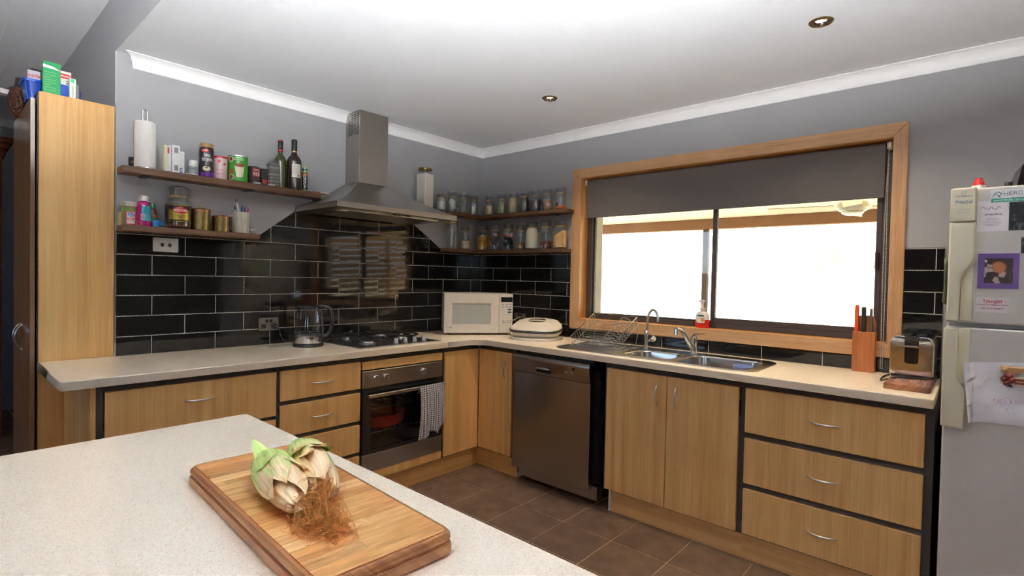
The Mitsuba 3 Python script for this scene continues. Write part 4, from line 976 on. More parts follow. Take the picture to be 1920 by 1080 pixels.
bp = part(d1, 'badge_plate', strip([(3.106, 1.569), (3.176, 1.569), (3.176, 1.684), (3.170, 1.688), (3.112, 1.688), (3.106, 1.684)]), 'mat_cream', smooth=40)
s2 = [(3.100, .845), (3.163, .842)] + [(3.166 - .0 * t, .96) for t in (0,)] + [(3.164 - .024 * (t * t * (3 - 2 * t)), .965 + .070 * t) for t in np.linspace(0, 1, 9)] + [(3.140, 1.19), (3.100, 1.194)]
h2 = part(d2, 'handle_strip', strip(s2), 'mat_cream', smooth=40, label='cream handle strip with a cut-away grip')
part(d2, 'handle_grip', tf(slab([(3.140, 1.0), (3.171, 1.0), (3.171, 1.195), (3.140, 1.195)], 0, .008, .003, 2), basis((XF, 0, 0), B_U, B_V)), 'mat_cream', smooth=40)
XS = XF - .0312
part(bp, 'lettering', text('Westinghouse', .006, (XS, -3.141, 1.655), B_U, B_V, align='c', width=.048), 'mat_satin', smooth=False, color=S(120, 128, 140))
part(bp, 'lettering', text('Freestyle', .012, (XS, -3.141, 1.632), B_U, (0, -.18, 1), align='c', width=.046), 'mat_satin', smooth=False, color=S(70, 120, 130))
part(bp, 'emblem', [tf(tube([(.006 * math.cos(a), .006 * math.sin(a), 0) for a in np.linspace(0, 6.28, 17)[:-1]], .0006, 4, closed=True), basis((XS, -3.141, 1.671), B_U, B_V))], 'mat_satin', color=S(140, 146, 156))
for q, (tx, w) in enumerate((('FROST FREE', .034), ('380 LITRE', .032))): part(bp, 'lettering', text(tx, .0045, (XS, -3.141, 1.607 - .009 * q), B_U, B_V, align='c', width=w), 'mat_satin', smooth=False, color=S(176, 178, 170))
# papers and magnets on the doors
def sheet(y0, y1, z0, z1, th=.0008, x=XF): return tf(box(y0, y1, z0, z1, .0002, th), basis((x, 0, 0), B_U, B_V))
cd = thing('notice_card', 'white printed card stuck to the freezer door beside the cream strip', 'card')
part(cd, 'card', sheet(3.178, 3.258, 1.534, 1.640), 'mat_satin', smooth=False, color=S(226, 222, 228))
part(cd, 'lettering', text('LUCY AND WILHEL', .0055, (XF - .0009, -3.218, 1.590), B_U, B_V, align='c', width=.048, bold=True), 'mat_satin', smooth=False, color=S(70, 60, 76))
for q, w in enumerate((.026, .036, .044, .048, .046, .032)): part(cd, 'text_line', sheet(3.216 - w / 2, 3.216 + w / 2, 1.579 - .0052 * q, 1.5805 - .0052 * q, .0011), 'mat_satin', smooth=False, color=S(168, 160, 172))
sw = [tube(spline([(XF - .001, -3.188 - .010 * k, 1.612), (XF - .001, -3.193 - .010 * k, 1.618 - .008 * (k % 2)), (XF - .001, -3.199 - .010 * k, 1.612)], 8), .0007, 4) for k in range(5)]
part(cd, 'scroll', sw, 'mat_satin', color=S(150, 70, 110))
bm_ = thing('magnet_strip', 'white and teal business magnet at the top of the freezer door', 'magnet')
part(bm_, 'sheet', sheet(3.210, 3.330, 1.632, 1.676, .0016), 'mat_satin', smooth=False, color=S(228, 228, 232))
part(bm_, 'band', sheet(3.212, 3.330, 1.633, 1.646, .0020), 'mat_satin', smooth=False, color=S(38, 150, 132))
part(bm_, 'lettering', text('HERDLE', .0135, (XF - .0017, -3.242, 1.655), B_U, B_V), 'mat_satin', smooth=False, color=S(92, 100, 110))
part(bm_, 'lettering', text('www.herdle.com.au', .007, (XF - .0021, -3.218, 1.6365), B_U, B_V, width=.080, bold=True), 'mat_satin', smooth=False, color=S(226, 240, 236))
part(bm_, 'emblem', [tube(spline([(XF - .0018, -3.216, 1.653), (XF - .0018, -3.222, 1.664), (XF - .0018, -3.230, 1.668), (XF - .0018, -3.238, 1.662), (XF - .0018, -3.232, 1.654), (XF - .0018, -3.236, 1.649)], 20), .0011, 4), tube(spline([(XF - .0018, -3.222, 1.660), (XF - .0018, -3.228, 1.658), (XF - .0018, -3.231, 1.651)], 10), .0010, 4)], 'mat_satin', color=S(48, 92, 100))
ph = thing('dark_photograph', 'dark photograph on the freezer door right of the printed card', 'photograph')
scene[ph] = shape(sheet(3.259, 3.36, 1.536, 1.631, .0010), 'mat_mono_photo', smooth=False)
p2 = thing('small_picture', 'small dark purple picture half out of frame above the framed photograph', 'photograph')
scene[p2] = shape(sheet(3.291, 3.36, 1.458, 1.512, .0010), 'mat_mono_photo', smooth=False)
pf = thing('framed_photograph', 'photograph in a shiny purple magnetic frame on the freezer door', 'photo frame')
part(pf, 'frame', tf(prism(Polygon([(3.185, 1.338), (3.289, 1.338), (3.289, 1.458), (3.185, 1.458)], [[(3.202, 1.356), (3.274, 1.356), (3.274, 1.441), (3.202, 1.441)]]), .0002, .005), basis((XF, 0, 0), B_U, B_V)), 'mat_gloss', smooth=False, color=S(126, 98, 172))
part(pf, 'photo', sheet(3.202, 3.274, 1.356, 1.441, .002), 'mat_photo', smooth=False)
tn = thing('tonight_magnet', 'white magnet with red writing under the purple photo frame', 'magnet')
part(tn, 'sheet', tf(slab(rr_pts(3.183, 3.268, 1.254, 1.307, .003, 2), .0002, .0012, .0003, 1), basis((XF, 0, 0), B_U, B_V)), 'mat_satin', color=S(224, 220, 222))
part(tn, 'lettering', text('Tonight -', .0105, (XF - .0013, -3.199, 1.2885), B_U, (0, -.15, 1), width=.062, bold=True), 'mat_satin', smooth=False, color=S(170, 50, 76))
part(tn, 'lettering', text('there are 2 choices for dinner', .0045, (XF - .0013, -3.186, 1.2795), B_U, B_V, width=.079, bold=True), 'mat_satin', smooth=False, color=S(170, 50, 76))
part(tn, 'lettering', text('- take it or leave it.', .0045, (XF - .0013, -3.190, 1.267), B_U, B_V, width=.066, bold=True), 'mat_satin', smooth=False, color=S(170, 50, 76))
dg = thing('child_drawing', 'crinkled child drawing in pink crayon on the fridge door', 'drawing')
ny, nz = 26, 26; v = []
for j in range(nz + 1):
    for i in range(ny + 1):
        y = 3.156 + .22 * i / ny + .020 * (1 - j / nz) * (1 - i / ny); zz = .872 + .012 * i / ny + (.205 + .012 * i / ny) * j / nz - .0 
        x = XF - .002 - .010 * meshkit.noise(np.array([y * 26, zz * 22, 3.0])) - .004 * meshkit.noise(np.array([y * 80, zz * 70, 1.0])) - .016 * max(0, 1 - i / 3) * (1 if j < 9 else .2)
        if abs(j - nz * .62) > 14: x -= 0
        v.append((x - (.022 if y < 3.178 and zz > .84 else 0), -y, zz))
f = []
for j in range(nz):
    for i in range(ny):
        a = j * (ny + 1) + i; f += [(a, a + 1, a + ny + 2), (a, a + ny + 2, a + ny + 1)]
scene[dg] = shape(mesh(v, f), 'mat_drawing', smooth=True)
mg = thing('figure_magnet', 'resin magnet of a figure under a tan hat holding the drawing up', 'magnet')
MB_ = basis((XF - .018, 0, 0), B_U, B_V)
part(mg, 'hat', tf(slab(np.c_[3.283 + .031 * np.cos(np.linspace(0, 6.28, 25)[:-1]), 1.068 + .0135 * np.sin(np.linspace(0, 6.28, 25)[:-1]) + .004 * np.cos(np.linspace(0, 12.56, 25)[:-1])], 0, .010, .003, 3), MB_), 'mat_satin', color=S(190, 146, 92))
part(mg, 'crown', tf(trimesh.creation.icosphere(subdivisions=2, radius=.009), MB_ @ basis((3.262, 1.066, .008), (1, 0, 0), (0, 1, 0))), 'mat_satin', color=S(180, 134, 82))
bits = [(3.272, 1.044, .012), (3.262, 1.034, .009), (3.280, 1.032, .011), (3.270, 1.022, .010)]
part(mg, 'figure', [tf(trimesh.creation.icosphere(subdivisions=2, radius=r), MB_ @ basis((a, b, .006), (1, 0, 0), (0, 1, 0))) for a, b, r in bits], 'mat_satin', color=S(104, 32, 30))
part(mg, 'boot', tf(hull([(3.258, 1.020, 0), (3.282, 1.014, 0), (3.284, 1.006, 0), (3.262, 1.014, .008), (3.280, 1.008, .008)]), MB_), 'mat_satin', smooth=False, color=S(36, 40, 48))
part(mg, 'plaque', tf(slab(rr_pts(3.284, 3.325, 1.016, 1.044, .003, 2), 0, .008, .002, 2), MB_), 'mat_satin', color=S(196, 180, 140))
for q in range(2): part(mg, 'text_line', tf(box(3.288, 3.322, 1.020 + .011 * q, 1.027 + .011 * q, .0078, .0088), MB_), 'mat_satin', smooth=False, color=S(96, 30, 26))
# things on top of the fridge
rb = thing('glue_bottle', 'white bottle with a red cap standing on the fridge', 'bottle')
part(rb, 'bottle', lathe([(0, 1.6885), (.020, 1.6885), (.022, 1.692), (.020, 1.712), (0, 1.714)], 20, (-.60, -3.178, 0)), 'mat_gloss', color=S(232, 226, 218))
part(rb, 'cap', lathe([(0, 1.712), (.0165, 1.712), (.0165, 1.722), (.011, 1.730), (.010, 1.739), (0, 1.740)], 18, (-.60, -3.178, 0)), 'mat_gloss', color=S(214, 34, 26), label='red cap')
gb = thing('small_glass_bottle', 'tiny clear bottle on the fridge beside the black box', 'bottle')
part(gb, 'glass', lathe([(0, 1.6885), (.011, 1.6885), (.011, 1.722), (.005, 1.732), (.005, 1.745), (0, 1.745)], 16, (-.66, -3.256, 0)), 'mat_glass')
part(gb, 'liquid', lathe([(0, 1.689), (.0095, 1.689), (.0095, 1.708), (0, 1.708)], 16, (-.66, -3.256, 0)), 'mat_gloss', color=S(60, 44, 50))
xb = thing('black_box', 'black box lying on top of the fridge at the right edge', 'box')
body(xb, hull([(-.68, -3.276, 1.6885), (-.68, -3.42, 1.6885), (-.50, -3.26, 1.6885), (-.50, -3.42, 1.6885), (-.68, -3.288, 1.762), (-.68, -3.42, 1.762), (-.50, -3.275, 1.762), (-.50, -3.42, 1.762)]), 'mat_black_gloss', smooth=False)
np_ = thing('paper_note', 'pale green paper peeping out beside the fridge handle strip', 'paper')
vv = [(-.66, -3.1035, 1.30), (-.50, -3.1035, 1.30), (-.50, -3.1035, 1.46), (-.66, -3.1035, 1.46), (-.675, -3.090, 1.25), (-.675, -3.094, 1.36), (-.67, -3.097, 1.46)]
body(np_, mesh([(-.64, -3.1035, 1.27), (-.50, -3.1035, 1.27), (-.50, -3.1035, 1.46), (-.64, -3.1035, 1.46), (-.69, -3.090, 1.285), (-.69, -3.096, 1.37), (-.69, -3.092, 1.44)], [(0, 1, 2), (0, 2, 3), (0, 3, 6), (0, 6, 5), (0, 5, 4)]), 'mat_satin', smooth=False, color=S(206, 222, 190))

# ---------------------------------------------------------------- downlights
for q, (x, y) in enumerate(DOWNLIGHTS):
    if q < 2:
        t = thing('downlight', ('brass rimmed ceiling downlight near the corner of the room', 'brass rimmed ceiling downlight in front of the window, nearer the camera')[q], 'downlight')
        part(t, 'rim', lathe([(.030, H - .001), (.034, H - .006), (.041, H - .006), (.046, H - .001), (.046, H)], 36, (x, y, 0)), 'mat_brass', label='dark brass rim')
        part(t, 'reflector', lathe([(.0305, H - .003), (.024, H + .010), (.020, H + .022)], 28, (x, y, 0)), 'mat_chrome')
        k = part(t, 'lamp', lathe([(0, H + .004), (.016, H + .003), (.0215, H + .012), (0, H + .013)], 24, (x, y, 0)), 'mat_lamp', label='glowing halogen lamp')
        scene[k]['emitter'] = {'type': 'area', 'radiance': rgb([9.0, 6.8, 4.2])}
    scene[f'downlight_beam_{q}'] = {'type': 'spot', 'intensity': rgb([DOWNLIGHT_POWER, DOWNLIGHT_POWER * .80, DOWNLIGHT_POWER * .56]), 'cutoff_angle': 62.0, 'beam_width': 30.0,
                                    'to_world': T().look_at(origin=[x, y, H - .012], target=[x, y, 0], up=[1, 0, 0])}
# ---------------------------------------------------------------- shelves
ZU, ZL, YS = 1.842, 1.556, -.065          # tops of the shelves, depth of what stands on them
def bracket(parent, o, u):
    n = np.cross(u, (0, 0, 1)); M = basis(o, u, n)          # local y out from the wall, z down/up
    return part(parent, 'bracket', tf(slab([(-.016, .0005), (.016, .0005), (.016, .085), (.008, .095), (-.008, .095), (-.016, .085)], 0, .005, .001, 1), M), 'mat_black', smooth=False, label='black steel shelf bracket')
s1_ = thing('wall_shelf', 'upper brown timber shelf left of the range hood', 'shelf')
part(s1_, 'board', gshape(slab([(-2.533, -.001), (-2.533, -.112), (-1.515, -.112), (-1.515, -.001)], ZU - .034, ZU, .003, 2, both=True), 'mat_shelf', 0, smooth=40), None)
for x in (-2.43, -1.93, -1.50): bracket(s1_, (x, -.0005, ZU - .034), (1, 0, 0))
part(s1_, 'wall_tab', [box(-2.487, -2.455, -.006, -.0005, ZU, ZU + .062, .001)], 'mat_black', smooth=False)
part(s1_, 'screw', tf(cyl(.005, 0, .002, 12), basis((-2.471, -.006, ZU + .038), A_U, A_V)), 'mat_chrome')
s2_ = thing('wall_shelf', 'lower brown timber shelf above the white wall socket', 'shelf')
part(s2_, 'board', gshape(slab([(-2.533, -.001), (-2.533, -.122), (-1.89, -.122), (-1.855, -.001)], ZL - .030, ZL, .003, 2, both=True), 'mat_shelf', 0, smooth=40), None)
for x in (-2.42, -1.97): bracket(s2_, (x, -.0095, ZL - .030), (1, 0, 0))
s3_ = thing('corner_shelf', 'upper dark timber corner shelf of glass jars between hood and window', 'shelf')
part(s3_, 'board', gshape(slab([(-.80, -.001), (-.80, -.125), (-.126, -.125), (-.001, -.001)], ZU - .026, ZU, .003, 2, both=True), 'mat_shelf', 0, smooth=40), None)
part(s3_, 'board', gshape(slab([(-.125, -.126), (-.125, -.975), (-.022, -.975), (-.022, -.952), (-.001, -.952), (-.001, -.002)], ZU - .026, ZU, .003, 2, both=True), 'mat_shelf', 1, smooth=40), None)
for o, u in (((-.30, -.0005, ZU - .026), (1, 0, 0)), ((-.0005, -.22, ZU - .026), (0, -1, 0)), ((-.0005, -.82, ZU - .026), (0, -1, 0))): bracket(s3_, o, u)
s4_ = thing('corner_shelf', 'lower timber corner shelf of glass jars just above the tiles', 'shelf')
part(s4_, 'board', gshape(slab([(-.452, -.001), (-.545, -.120), (-.121, -.120), (-.001, -.001)], ZL - .026, ZL, .003, 2, both=True), 'mat_shelf', 0, smooth=40), None)
part(s4_, 'board', gshape(slab([(-.120, -.121), (-.120, -.952), (-.001, -.952), (-.001, -.002)], ZL - .026, ZL, .003, 2, both=True), 'mat_shelf', 1, smooth=40), None)
bracket(s4_, (-.0095, -.25, ZL - .026), (0, -1, 0)); bracket(s4_, (-.0095, -.75, ZL - .026), (0, -1, 0))

# ---------------------------------------------------------------- glass jars
def jar_meshes(r, h, neck, lid_h):
    hb = h - lid_h; t = .0028
    outer = [(0, 0), (r - .006, 0), (r - .001, .004), (r, .010), (r, hb * .70), (r - .003, hb * .80), (neck + .003, hb * .95), (neck, hb)]
    inner = [(neck - t, hb), (neck - t + .001, hb * .94), (r - .004 - t, hb * .79), (r - t, hb * .69), (r - t, .012), (r - .008, .006), (0, .006)]
    lid = [(0, hb - .012), (neck - .006, hb - .012), (neck - .005, hb + .001), (neck + .004, hb + .002), (neck + .006, hb + .006), (neck + .006, hb + .012), (neck + .003, hb + .016), (neck + .005, hb + lid_h * .6), (neck + .004, h - .006), (neck - .002, h - .001), (0, h)]
    lid += [(0, h - .004), (neck - .004, h - .005), (neck, h - .009), (neck + .001, hb + .016), (neck - .009, hb - .008), (0, hb - .008)]
    seal = [(neck - .004, hb - .004), (neck + .0008, hb - .004), (neck + .0008, hb + .0012), (neck - .004, hb + .0012)]
    return (shape(lathe(outer + inner, 32), 'mat_glass', smooth=40), shape(lathe(lid, 32), 'mat_jar', smooth=40))
def seal_mesh(neck, hb): return lathe([(neck - .003, hb - .006), (neck + .0012, hb - .006), (neck + .0012, hb - .001), (neck - .003, hb - .001), (neck - .003, hb - .006)], 28)
SM = (.041, .165, .033, .040); BG = (.054, .212, .040, .044)
JM = {k: jar_meshes(*k) for k in (SM, BG, (.038, .130, .031, .030), (.041, .192, .033, .040))}
SEALC = S(206, 160, 66)
def jar(x, y, z, k, label, fill=0.0, color=None, lump=0.0, slope=0.0, seed=0, name='glass_jar', cmat='mat_matte', extra=None, seal=True):
    j = thing(name, label, 'jar', 'glass storage jars on the corner shelves')
    M = basis((x, y, z + .0006), (1, 0, 0), (0, 1, 0)); r, h, neck, lh = k
    part(j, 'glass', place(JM[k][0], M), None); part(j, 'lid', place(JM[k][1], M), None, label='domed glass stopper')
    if seal: part(j, 'seal', tr(seal_mesh(neck, h - lh), x, y, z), 'mat_satin', color=SEALC, label='yellow sealing ring')
    if fill > 0:
        m = heap(r - .0036, .0065, .0065 + fill * (h - lh), lump, 24, slope, seed)
        hb = h - lh; k_ = np.clip((m.vertices[:, 2] / hb - .68) / .27, 0, 1)[:, None]; m.vertices = np.c_[m.vertices[:, :2] * (1 - k_ * (1 - (neck - .004) / (r - .0036))), m.vertices[:, 2]]
        c = np.tile(color, (len(m.vertices), 1)) if np.ndim(color) == 1 else np.asarray(color)[nrng.integers(0, len(color), len(m.vertices))]
        c = c * (1 + .18 * (meshkit.noise(m.vertices * 300 + seed * 9)[:, None] - .5))
        part(j, 'contents', tr(m, x, y, z), cmat, smooth=True, color=c)
    return j
def bits(j, x, y, z0, r, h, n, size, cols, seed):
    g = np.random.default_rng(seed); ms, cs = [], []
    for q in range(n):
        m = box(-size, size, -size * g.uniform(.4, .9), size * .5, -size * .3, size * .3, size * .15)
        m.apply_transform(trimesh.transformations.random_rotation_matrix(g.random(3)))
        a, rr = g.random() * 6.28, (r - size * 1.15) * math.sqrt(g.random())
        m.apply_translation([x + rr * math.cos(a), y + rr * math.sin(a), z0 + size + (h - size * 2) * g.random()]); ms.append(m)
        cs.append(np.tile(cols[g.integers(len(cols))], (len(m.vertices), 1)))
    part(j, 'contents', trimesh.util.concatenate(ms), 'mat_gloss', smooth=False, stuff=True, color=np.vstack(cs))
UP = ZU
jar(-.505, YS, UP, (.038, .130, .031, .030), 'small glass jar of white powder beside the tall white canister', .92, S(240, 240, 238))
j = jar(-.392, YS, UP, SM, 'glass jar stuffed with clear plastic film, second after the tall canister')
fm = trimesh.creation.icosphere(subdivisions=3, radius=.034); fv = fm.vertices
fm.vertices = fv * (.72 + .5 * meshkit.noise(fv * 70, 3)[:, None]) * [1, 1, 1.5]; fm.vertices[:, :2] *= np.minimum(1, .034 / np.maximum(np.hypot(fm.vertices[:, 0], fm.vertices[:, 1]), 1e-4))[:, None]
part(j, 'film', tr(fm, -.392, YS, UP + .058), 'mat_satin', smooth=False, color=S(206, 210, 210), label='crumpled white plastic bag')
j = jar(-.270, YS, UP, SM, 'nearly empty glass jar with a few orange crumbs, third after the canister', .06, [S(190, 130, 70), S(170, 150, 120)], .006)
j = jar(-.158, YS, UP, SM, 'glass jar holding white folded packets with dark print, at the corner')
for q, (a, hh) in enumerate(((.3, .088), (-.5, .080), (1.0, .074))):
    m = rot(box(-.022, .022, -.005 + .011 * (q - 1), .004 + .011 * (q - 1), .008, hh, .002), (0, 0, 1), 40 + 12 * a)
    k = part(j, 'packet', tr(m, -.158, YS, UP), 'mat_satin', smooth=False, color=(S(228, 230, 228), S(214, 216, 208), S(232, 226, 200))[q])
tq = toward(-.158, YS)
for q in range(6): part(j, 'print_mark', tr(rot(box(-.003, .003 + .003 * (q % 2), -.0195, -.0185, .02 + .011 * q, .026 + .011 * q), (0, 0, 1), 44), -.158 + .010 * (q % 3) - .012, YS, UP), 'mat_satin', smooth=False, color=S(60, 70, 66))
jx = -.062
jar(jx, -.158, UP, SM, 'glass jar half full of beige flour just past the corner, upper shelf', .62, S(212, 186, 152))
jar(jx, -.298, UP, SM, 'glass jar of pale green dried herbs on the upper shelf', .82, [S(172, 170, 124), S(150, 154, 104)], .004)
jar(jx, -.420, UP, SM, 'glass jar filled to the neck with cream meal on the upper shelf', .98, S(222, 208, 164))
jar(jx, -.535, UP, SM, 'glass jar full of near black beans on the upper shelf', .98, [S(46, 30, 28), S(60, 42, 38)], .004)
jar(jx, -.648, UP, SM, 'glass jar two thirds full of dark purple beans on the upper shelf', .66, [S(58, 34, 40), S(44, 28, 32)], .004)
j = jar(jx, -.760, UP, SM, 'glass jar heaped with broken brown nuts, second from the window frame, upper shelf')
bits(j, jx, -.760, UP + .006, .037, .085, 130, .0075, [S(192, 126, 72), S(214, 152, 96), S(168, 100, 56), S(226, 180, 130)], 5)
j = jar(jx, -.880, UP, SM, 'glass jar with a little orange spice and a black tag, next to the window frame', .20, S(208, 112, 52))
part(j, 'tag', tr(box(-.0375, -.036, -.010, .006, .022, .050), jx, -.880 + .006, UP), 'mat_black', label='small black tag')
bj = thing('tall_glass_jar', 'tall empty barrel shaped glass jar at the near end of the lower corner shelf', 'jar')
M = basis((-.385, YS, ZL + .0006), (1, 0, 0), (0, 1, 0))
part(bj, 'glass', place(shape(lathe([(0, 0), (.046, 0), (.050, .004), (.056, .05), (.058, .11), (.054, .165), (.046, .192), (.046, .198), (.043, .198), (.043, .190), (.051, .163), (.055, .11), (.053, .05), (.047, .006), (0, .006)], 36), 'mat_glass', smooth=40), M), None)
part(bj, 'lid', place(shape(lathe([(0, .196), (.047, .199), (.050, .203), (.050, .211), (.044, .214), (0, .215)], 36), 'mat_gold', smooth=30), M), None, label='flat metal lid')
LO = ZL
jar(-.243, YS, LO, (.041, .192, .033, .040), 'glass jar a third full of pale rice right of the tall empty jar, lower shelf', .44, S(220, 204, 172))
jar(jx, -.085, LO, BG, 'big glass jar of mustard yellow pasta in the corner of the lower shelf', .72, [S(196, 140, 52), S(176, 118, 40), S(208, 156, 70)], .006)
j = jar(jx, -.225, LO, BG, 'big glass jar of silver and coloured sweet wrappers on the lower shelf')
bits(j, jx, -.225, LO + .006, .05, .150, 190, .009, [S(210, 212, 216), S(150, 152, 160), S(40, 40, 46), S(36, 34, 40), S(190, 60, 50), S(60, 84, 140), S(196, 130, 80)], 6)
j = jar(jx, -.372, LO, BG, 'big glass jar of navy, red and white wrapped sweets on the lower shelf')
bits(j, jx, -.372, LO + .006, .05, .105, 120, .010, [S(30, 40, 56), S(24, 30, 40), S(40, 54, 66), S(20, 22, 30)], 7)
bits(j, jx, -.372, LO + .100, .048, .045, 40, .010, [S(230, 224, 226), S(214, 40, 46), S(232, 190, 196)], 8)
jar(jx, -.500, LO, (.041, .192, .033, .040), 'slim glass jar with a layer of brown grain, lower shelf', .34, [S(140, 108, 70), S(112, 84, 52)], .005)
jar(jx, -.618, LO, BG, 'big glass jar filled to the top with white flour on the lower shelf', 1.0, S(224, 218, 206))
j = jar(jx, -.752, LO, BG, 'big glass jar a third full of red brown nuts on the lower shelf')
bits(j, jx, -.752, LO + .006, .05, .062, 150, .0085, [S(126, 62, 44), S(150, 80, 56), S(104, 48, 36)], 9)
jar(jx, -.886, LO, BG, 'big glass jar of tan sugar with a sloping top beside the window frame', .60, S(220, 176, 124), 0, -.32)
cn = thing('tall_canister', 'tall square white canister with a glass stopper standing behind the hood', 'canister')
cxn, cyn = -.665, -.066
part(cn, 'body', rot(tr(rbox(-.046, .046, -.046, .046, ZU + .0005, ZU + .258, .006), 0, 0, 0), (0, 0, 1), 0).apply_transform(basis((cxn, cyn, 0), (math.cos(.12), math.sin(.12), 0), (-math.sin(.12), math.cos(.12), 0))), 'mat_gloss', color=S(232, 230, 220))
part(cn, 'neck', lathe([(.044, ZU + .256), (.045, ZU + .282), (.040, ZU + .284), (.040, ZU + .256)], 28, (cxn, cyn, 0)), 'mat_glass')
part(cn, 'lid', lathe([(0, ZU + .284), (.050, ZU + .284), (.052, ZU + .288), (.052, ZU + .296), (.046, ZU + .301), (0, ZU + .302)], 32, (cxn, cyn, 0)), 'mat_brass', label='flat dark metal lid')

# ---------------------------------------------------------------- things on the upper left shelf
pt = thing('paper_towel', 'white paper towel roll on a wire holder at the end of the upper shelf', 'paper towel')
px_, py_ = -2.432, -.062
part(pt, 'roll', lathe([(.016, ZU + .008), (.0445, ZU + .008), (.0452, ZU + .014), (.0452, ZU + .228), (.0445, ZU + .232), (.016, ZU + .232), (.016, ZU + .008)], 40, (px_, py_, 0)), 'mat_paper_towel')
part(pt, 'holder', [lathe([(0, ZU + .0005), (.048, ZU + .0005), (.048, ZU + .006), (0, ZU + .006)], 32, (px_, py_, 0)), tube([(px_ - .010, py_, ZU + .01)] + [(px_ - .010 * math.cos(a), py_, ZU + .286 + .010 * math.sin(a)) for a in np.linspace(0, math.pi, 9)] + [(px_ + .010, py_, ZU + .01)], .0028, 8)], 'mat_chrome', label='chrome wire holder')
def carton(name, label, x, w, d, h, color, y=YS, ang=0.0, side=None, z=ZU):
    k = thing(name, label, 'box'); M = basis((x, y, z + .0005), (math.cos(ang), math.sin(ang), 0), (-math.sin(ang), math.cos(ang), 0))
    part(k, 'carton', tf(box(-w / 2, w / 2, -d / 2, d / 2, 0, h, .0008), M), 'mat_satin', smooth=False, color=color)
    return k, M
def face(M, d): return M @ basis((0, -d / 2 - .0002, 0), (1, 0, 0), (0, 0, 1))
def sideface(M, w): return M @ basis((-w / 2 - .0002, 0, 0), (0, -1, 0), (0, 0, 1))
k, M = carton('medicine_box', 'upright white medicine box with a yellow and red stripe beside the paper towel', -2.346, .034, .060, .134, S(226, 226, 218), -.055, .15)
F = face(M, .060)
part(k, 'stripe', tf(box(-.017, -.010, 0, .134, 0, .0003), F), 'mat_satin', smooth=False, color=S(206, 202, 130))
part(k, 'red_print', tf(slab(rr_pts(.001, .010, .092, .126, .004, 3), 0, .0004, .0001, 1), F), 'mat_satin', color=S(196, 76, 60))
k, M = carton('medicine_box', 'tall white medicine box with dark grey print, middle of the three cartons', -2.309, .040, .045, .140, S(232, 234, 238), -.072, .1)
F = face(M, .045)
for z0 in (.010, .100): part(k, 'print', tf(box(-.006, .012, z0, z0 + .028, 0, .0003), F), 'mat_satin', smooth=False, color=S(136, 140, 146))
part(k, 'edge_stripe', tf(box(-.0195, -.017, 0, .14, 0, .0003), F), 'mat_satin', smooth=False, color=S(90, 100, 180))
k, M = carton('medicine_box', 'shorter white medicine box with a blue corner, third of the cartons', -2.280, .026, .040, .113, S(226, 230, 234), -.070, .1)
F = face(M, .040); part(k, 'blue_print', tf(box(-.010, .004, .002, .028, 0, .0003), F), 'mat_satin', smooth=False, color=S(50, 80, 160)); part(k, 'lettering', text('E', .016, (0, 0, 0), (1, 0, 0), (0, 1, 0), .0006, True).apply_transform(F @ basis((-.007, .007, 0), (1, 0, 0), (0, 1, 0))), 'mat_satin', smooth=False, color=S(236, 236, 240))
bp_ = thing('blister_pack', 'small silver pill sheet lying on the shelf beside the cartons', 'pill sheet')
body(bp_, box(-2.262, -2.236, -.105, -.07, ZU + .0004, ZU + .005, .001), 'mat_satin', smooth=False, color=S(214, 216, 220))
pb = thing('pill_bottle', 'small pill bottle with a white cap on the upper shelf', 'pill bottle')
bx_ = -2.218
part(pb, 'bottle', lathe([(0, ZU + .0005), (.022, ZU + .0005), (.0235, ZU + .003), (.0235, ZU + .054), (.020, ZU + .058), (0, ZU + .058)], 28, (bx_, YS, 0)), 'mat_gloss', color=S(226, 228, 230))
part(pb, 'cap', lathe([(0, ZU + .058), (.0225, ZU + .058), (.0225, ZU + .078), (.0205, ZU + .081), (0, ZU + .081)], 28, (bx_, YS, 0)), 'mat_satin', color=S(240, 240, 240))
part(pb, 'label', lathe([(.0238, ZU + .010), (.0238, ZU + .048)], 28, (bx_, YS, 0)), 'mat_satin', color=S(150, 160, 168))
part(pb, 'lettering', wrap(flat_text('VITAMIN', .006, bold=True, width=.026), .0240, (bx_, YS), toward(bx_, YS), ZU + .032), 'mat_satin', smooth=False, color=S(90, 34, 44))
cr = thing('creamer_bottle', 'black and purple coffee creamer bottle with a gold cap', 'bottle')
cx_ = -2.153; ta = toward(cx_, YS)
part(cr, 'bottle', lathe([(0, ZU + .0005), (.032, ZU + .0005), (.035, ZU + .004), (.036, ZU + .04), (.0335, ZU + .085), (.035, ZU + .125), (.0335, ZU + .156), (.031, ZU + .160), (0, ZU + .160)], 36, (cx_, YS, 0)), 'mat_gloss', color=S(34, 26, 32))
part(cr, 'purple_base', lathe([(.0322, ZU + .001), (.0353, ZU + .004), (.0362, ZU + .026)], 36, (cx_, YS, 0)), 'mat_gloss', color=S(98, 46, 140))
part(cr, 'cap', lathe([(0, ZU + .159), (.0325, ZU + .159), (.0335, ZU + .163), (.032, ZU + .178), (.029, ZU + .182), (0, ZU + .183)], 36, (cx_, YS, 0)), 'mat_satin', color=S(166, 136, 84), label='gold cap')
part(cr, 'logo', wrap(tf(slab(np.c_[.018 * np.cos(np.linspace(0, 6.28, 25)[:-1]), .009 * np.sin(np.linspace(0, 6.28, 25)[:-1])], 0, .0008, .0003, 1), np.eye(4)), .0347, (cx_, YS), ta - .25, ZU + .140), 'mat_gloss', color=S(206, 30, 44))
part(cr, 'lettering', wrap(flat_text('JARRAH', .006, .0004, True, .026), .0357, (cx_, YS), ta - .25, ZU + .137), 'mat_satin', smooth=False, color=S(240, 224, 226))
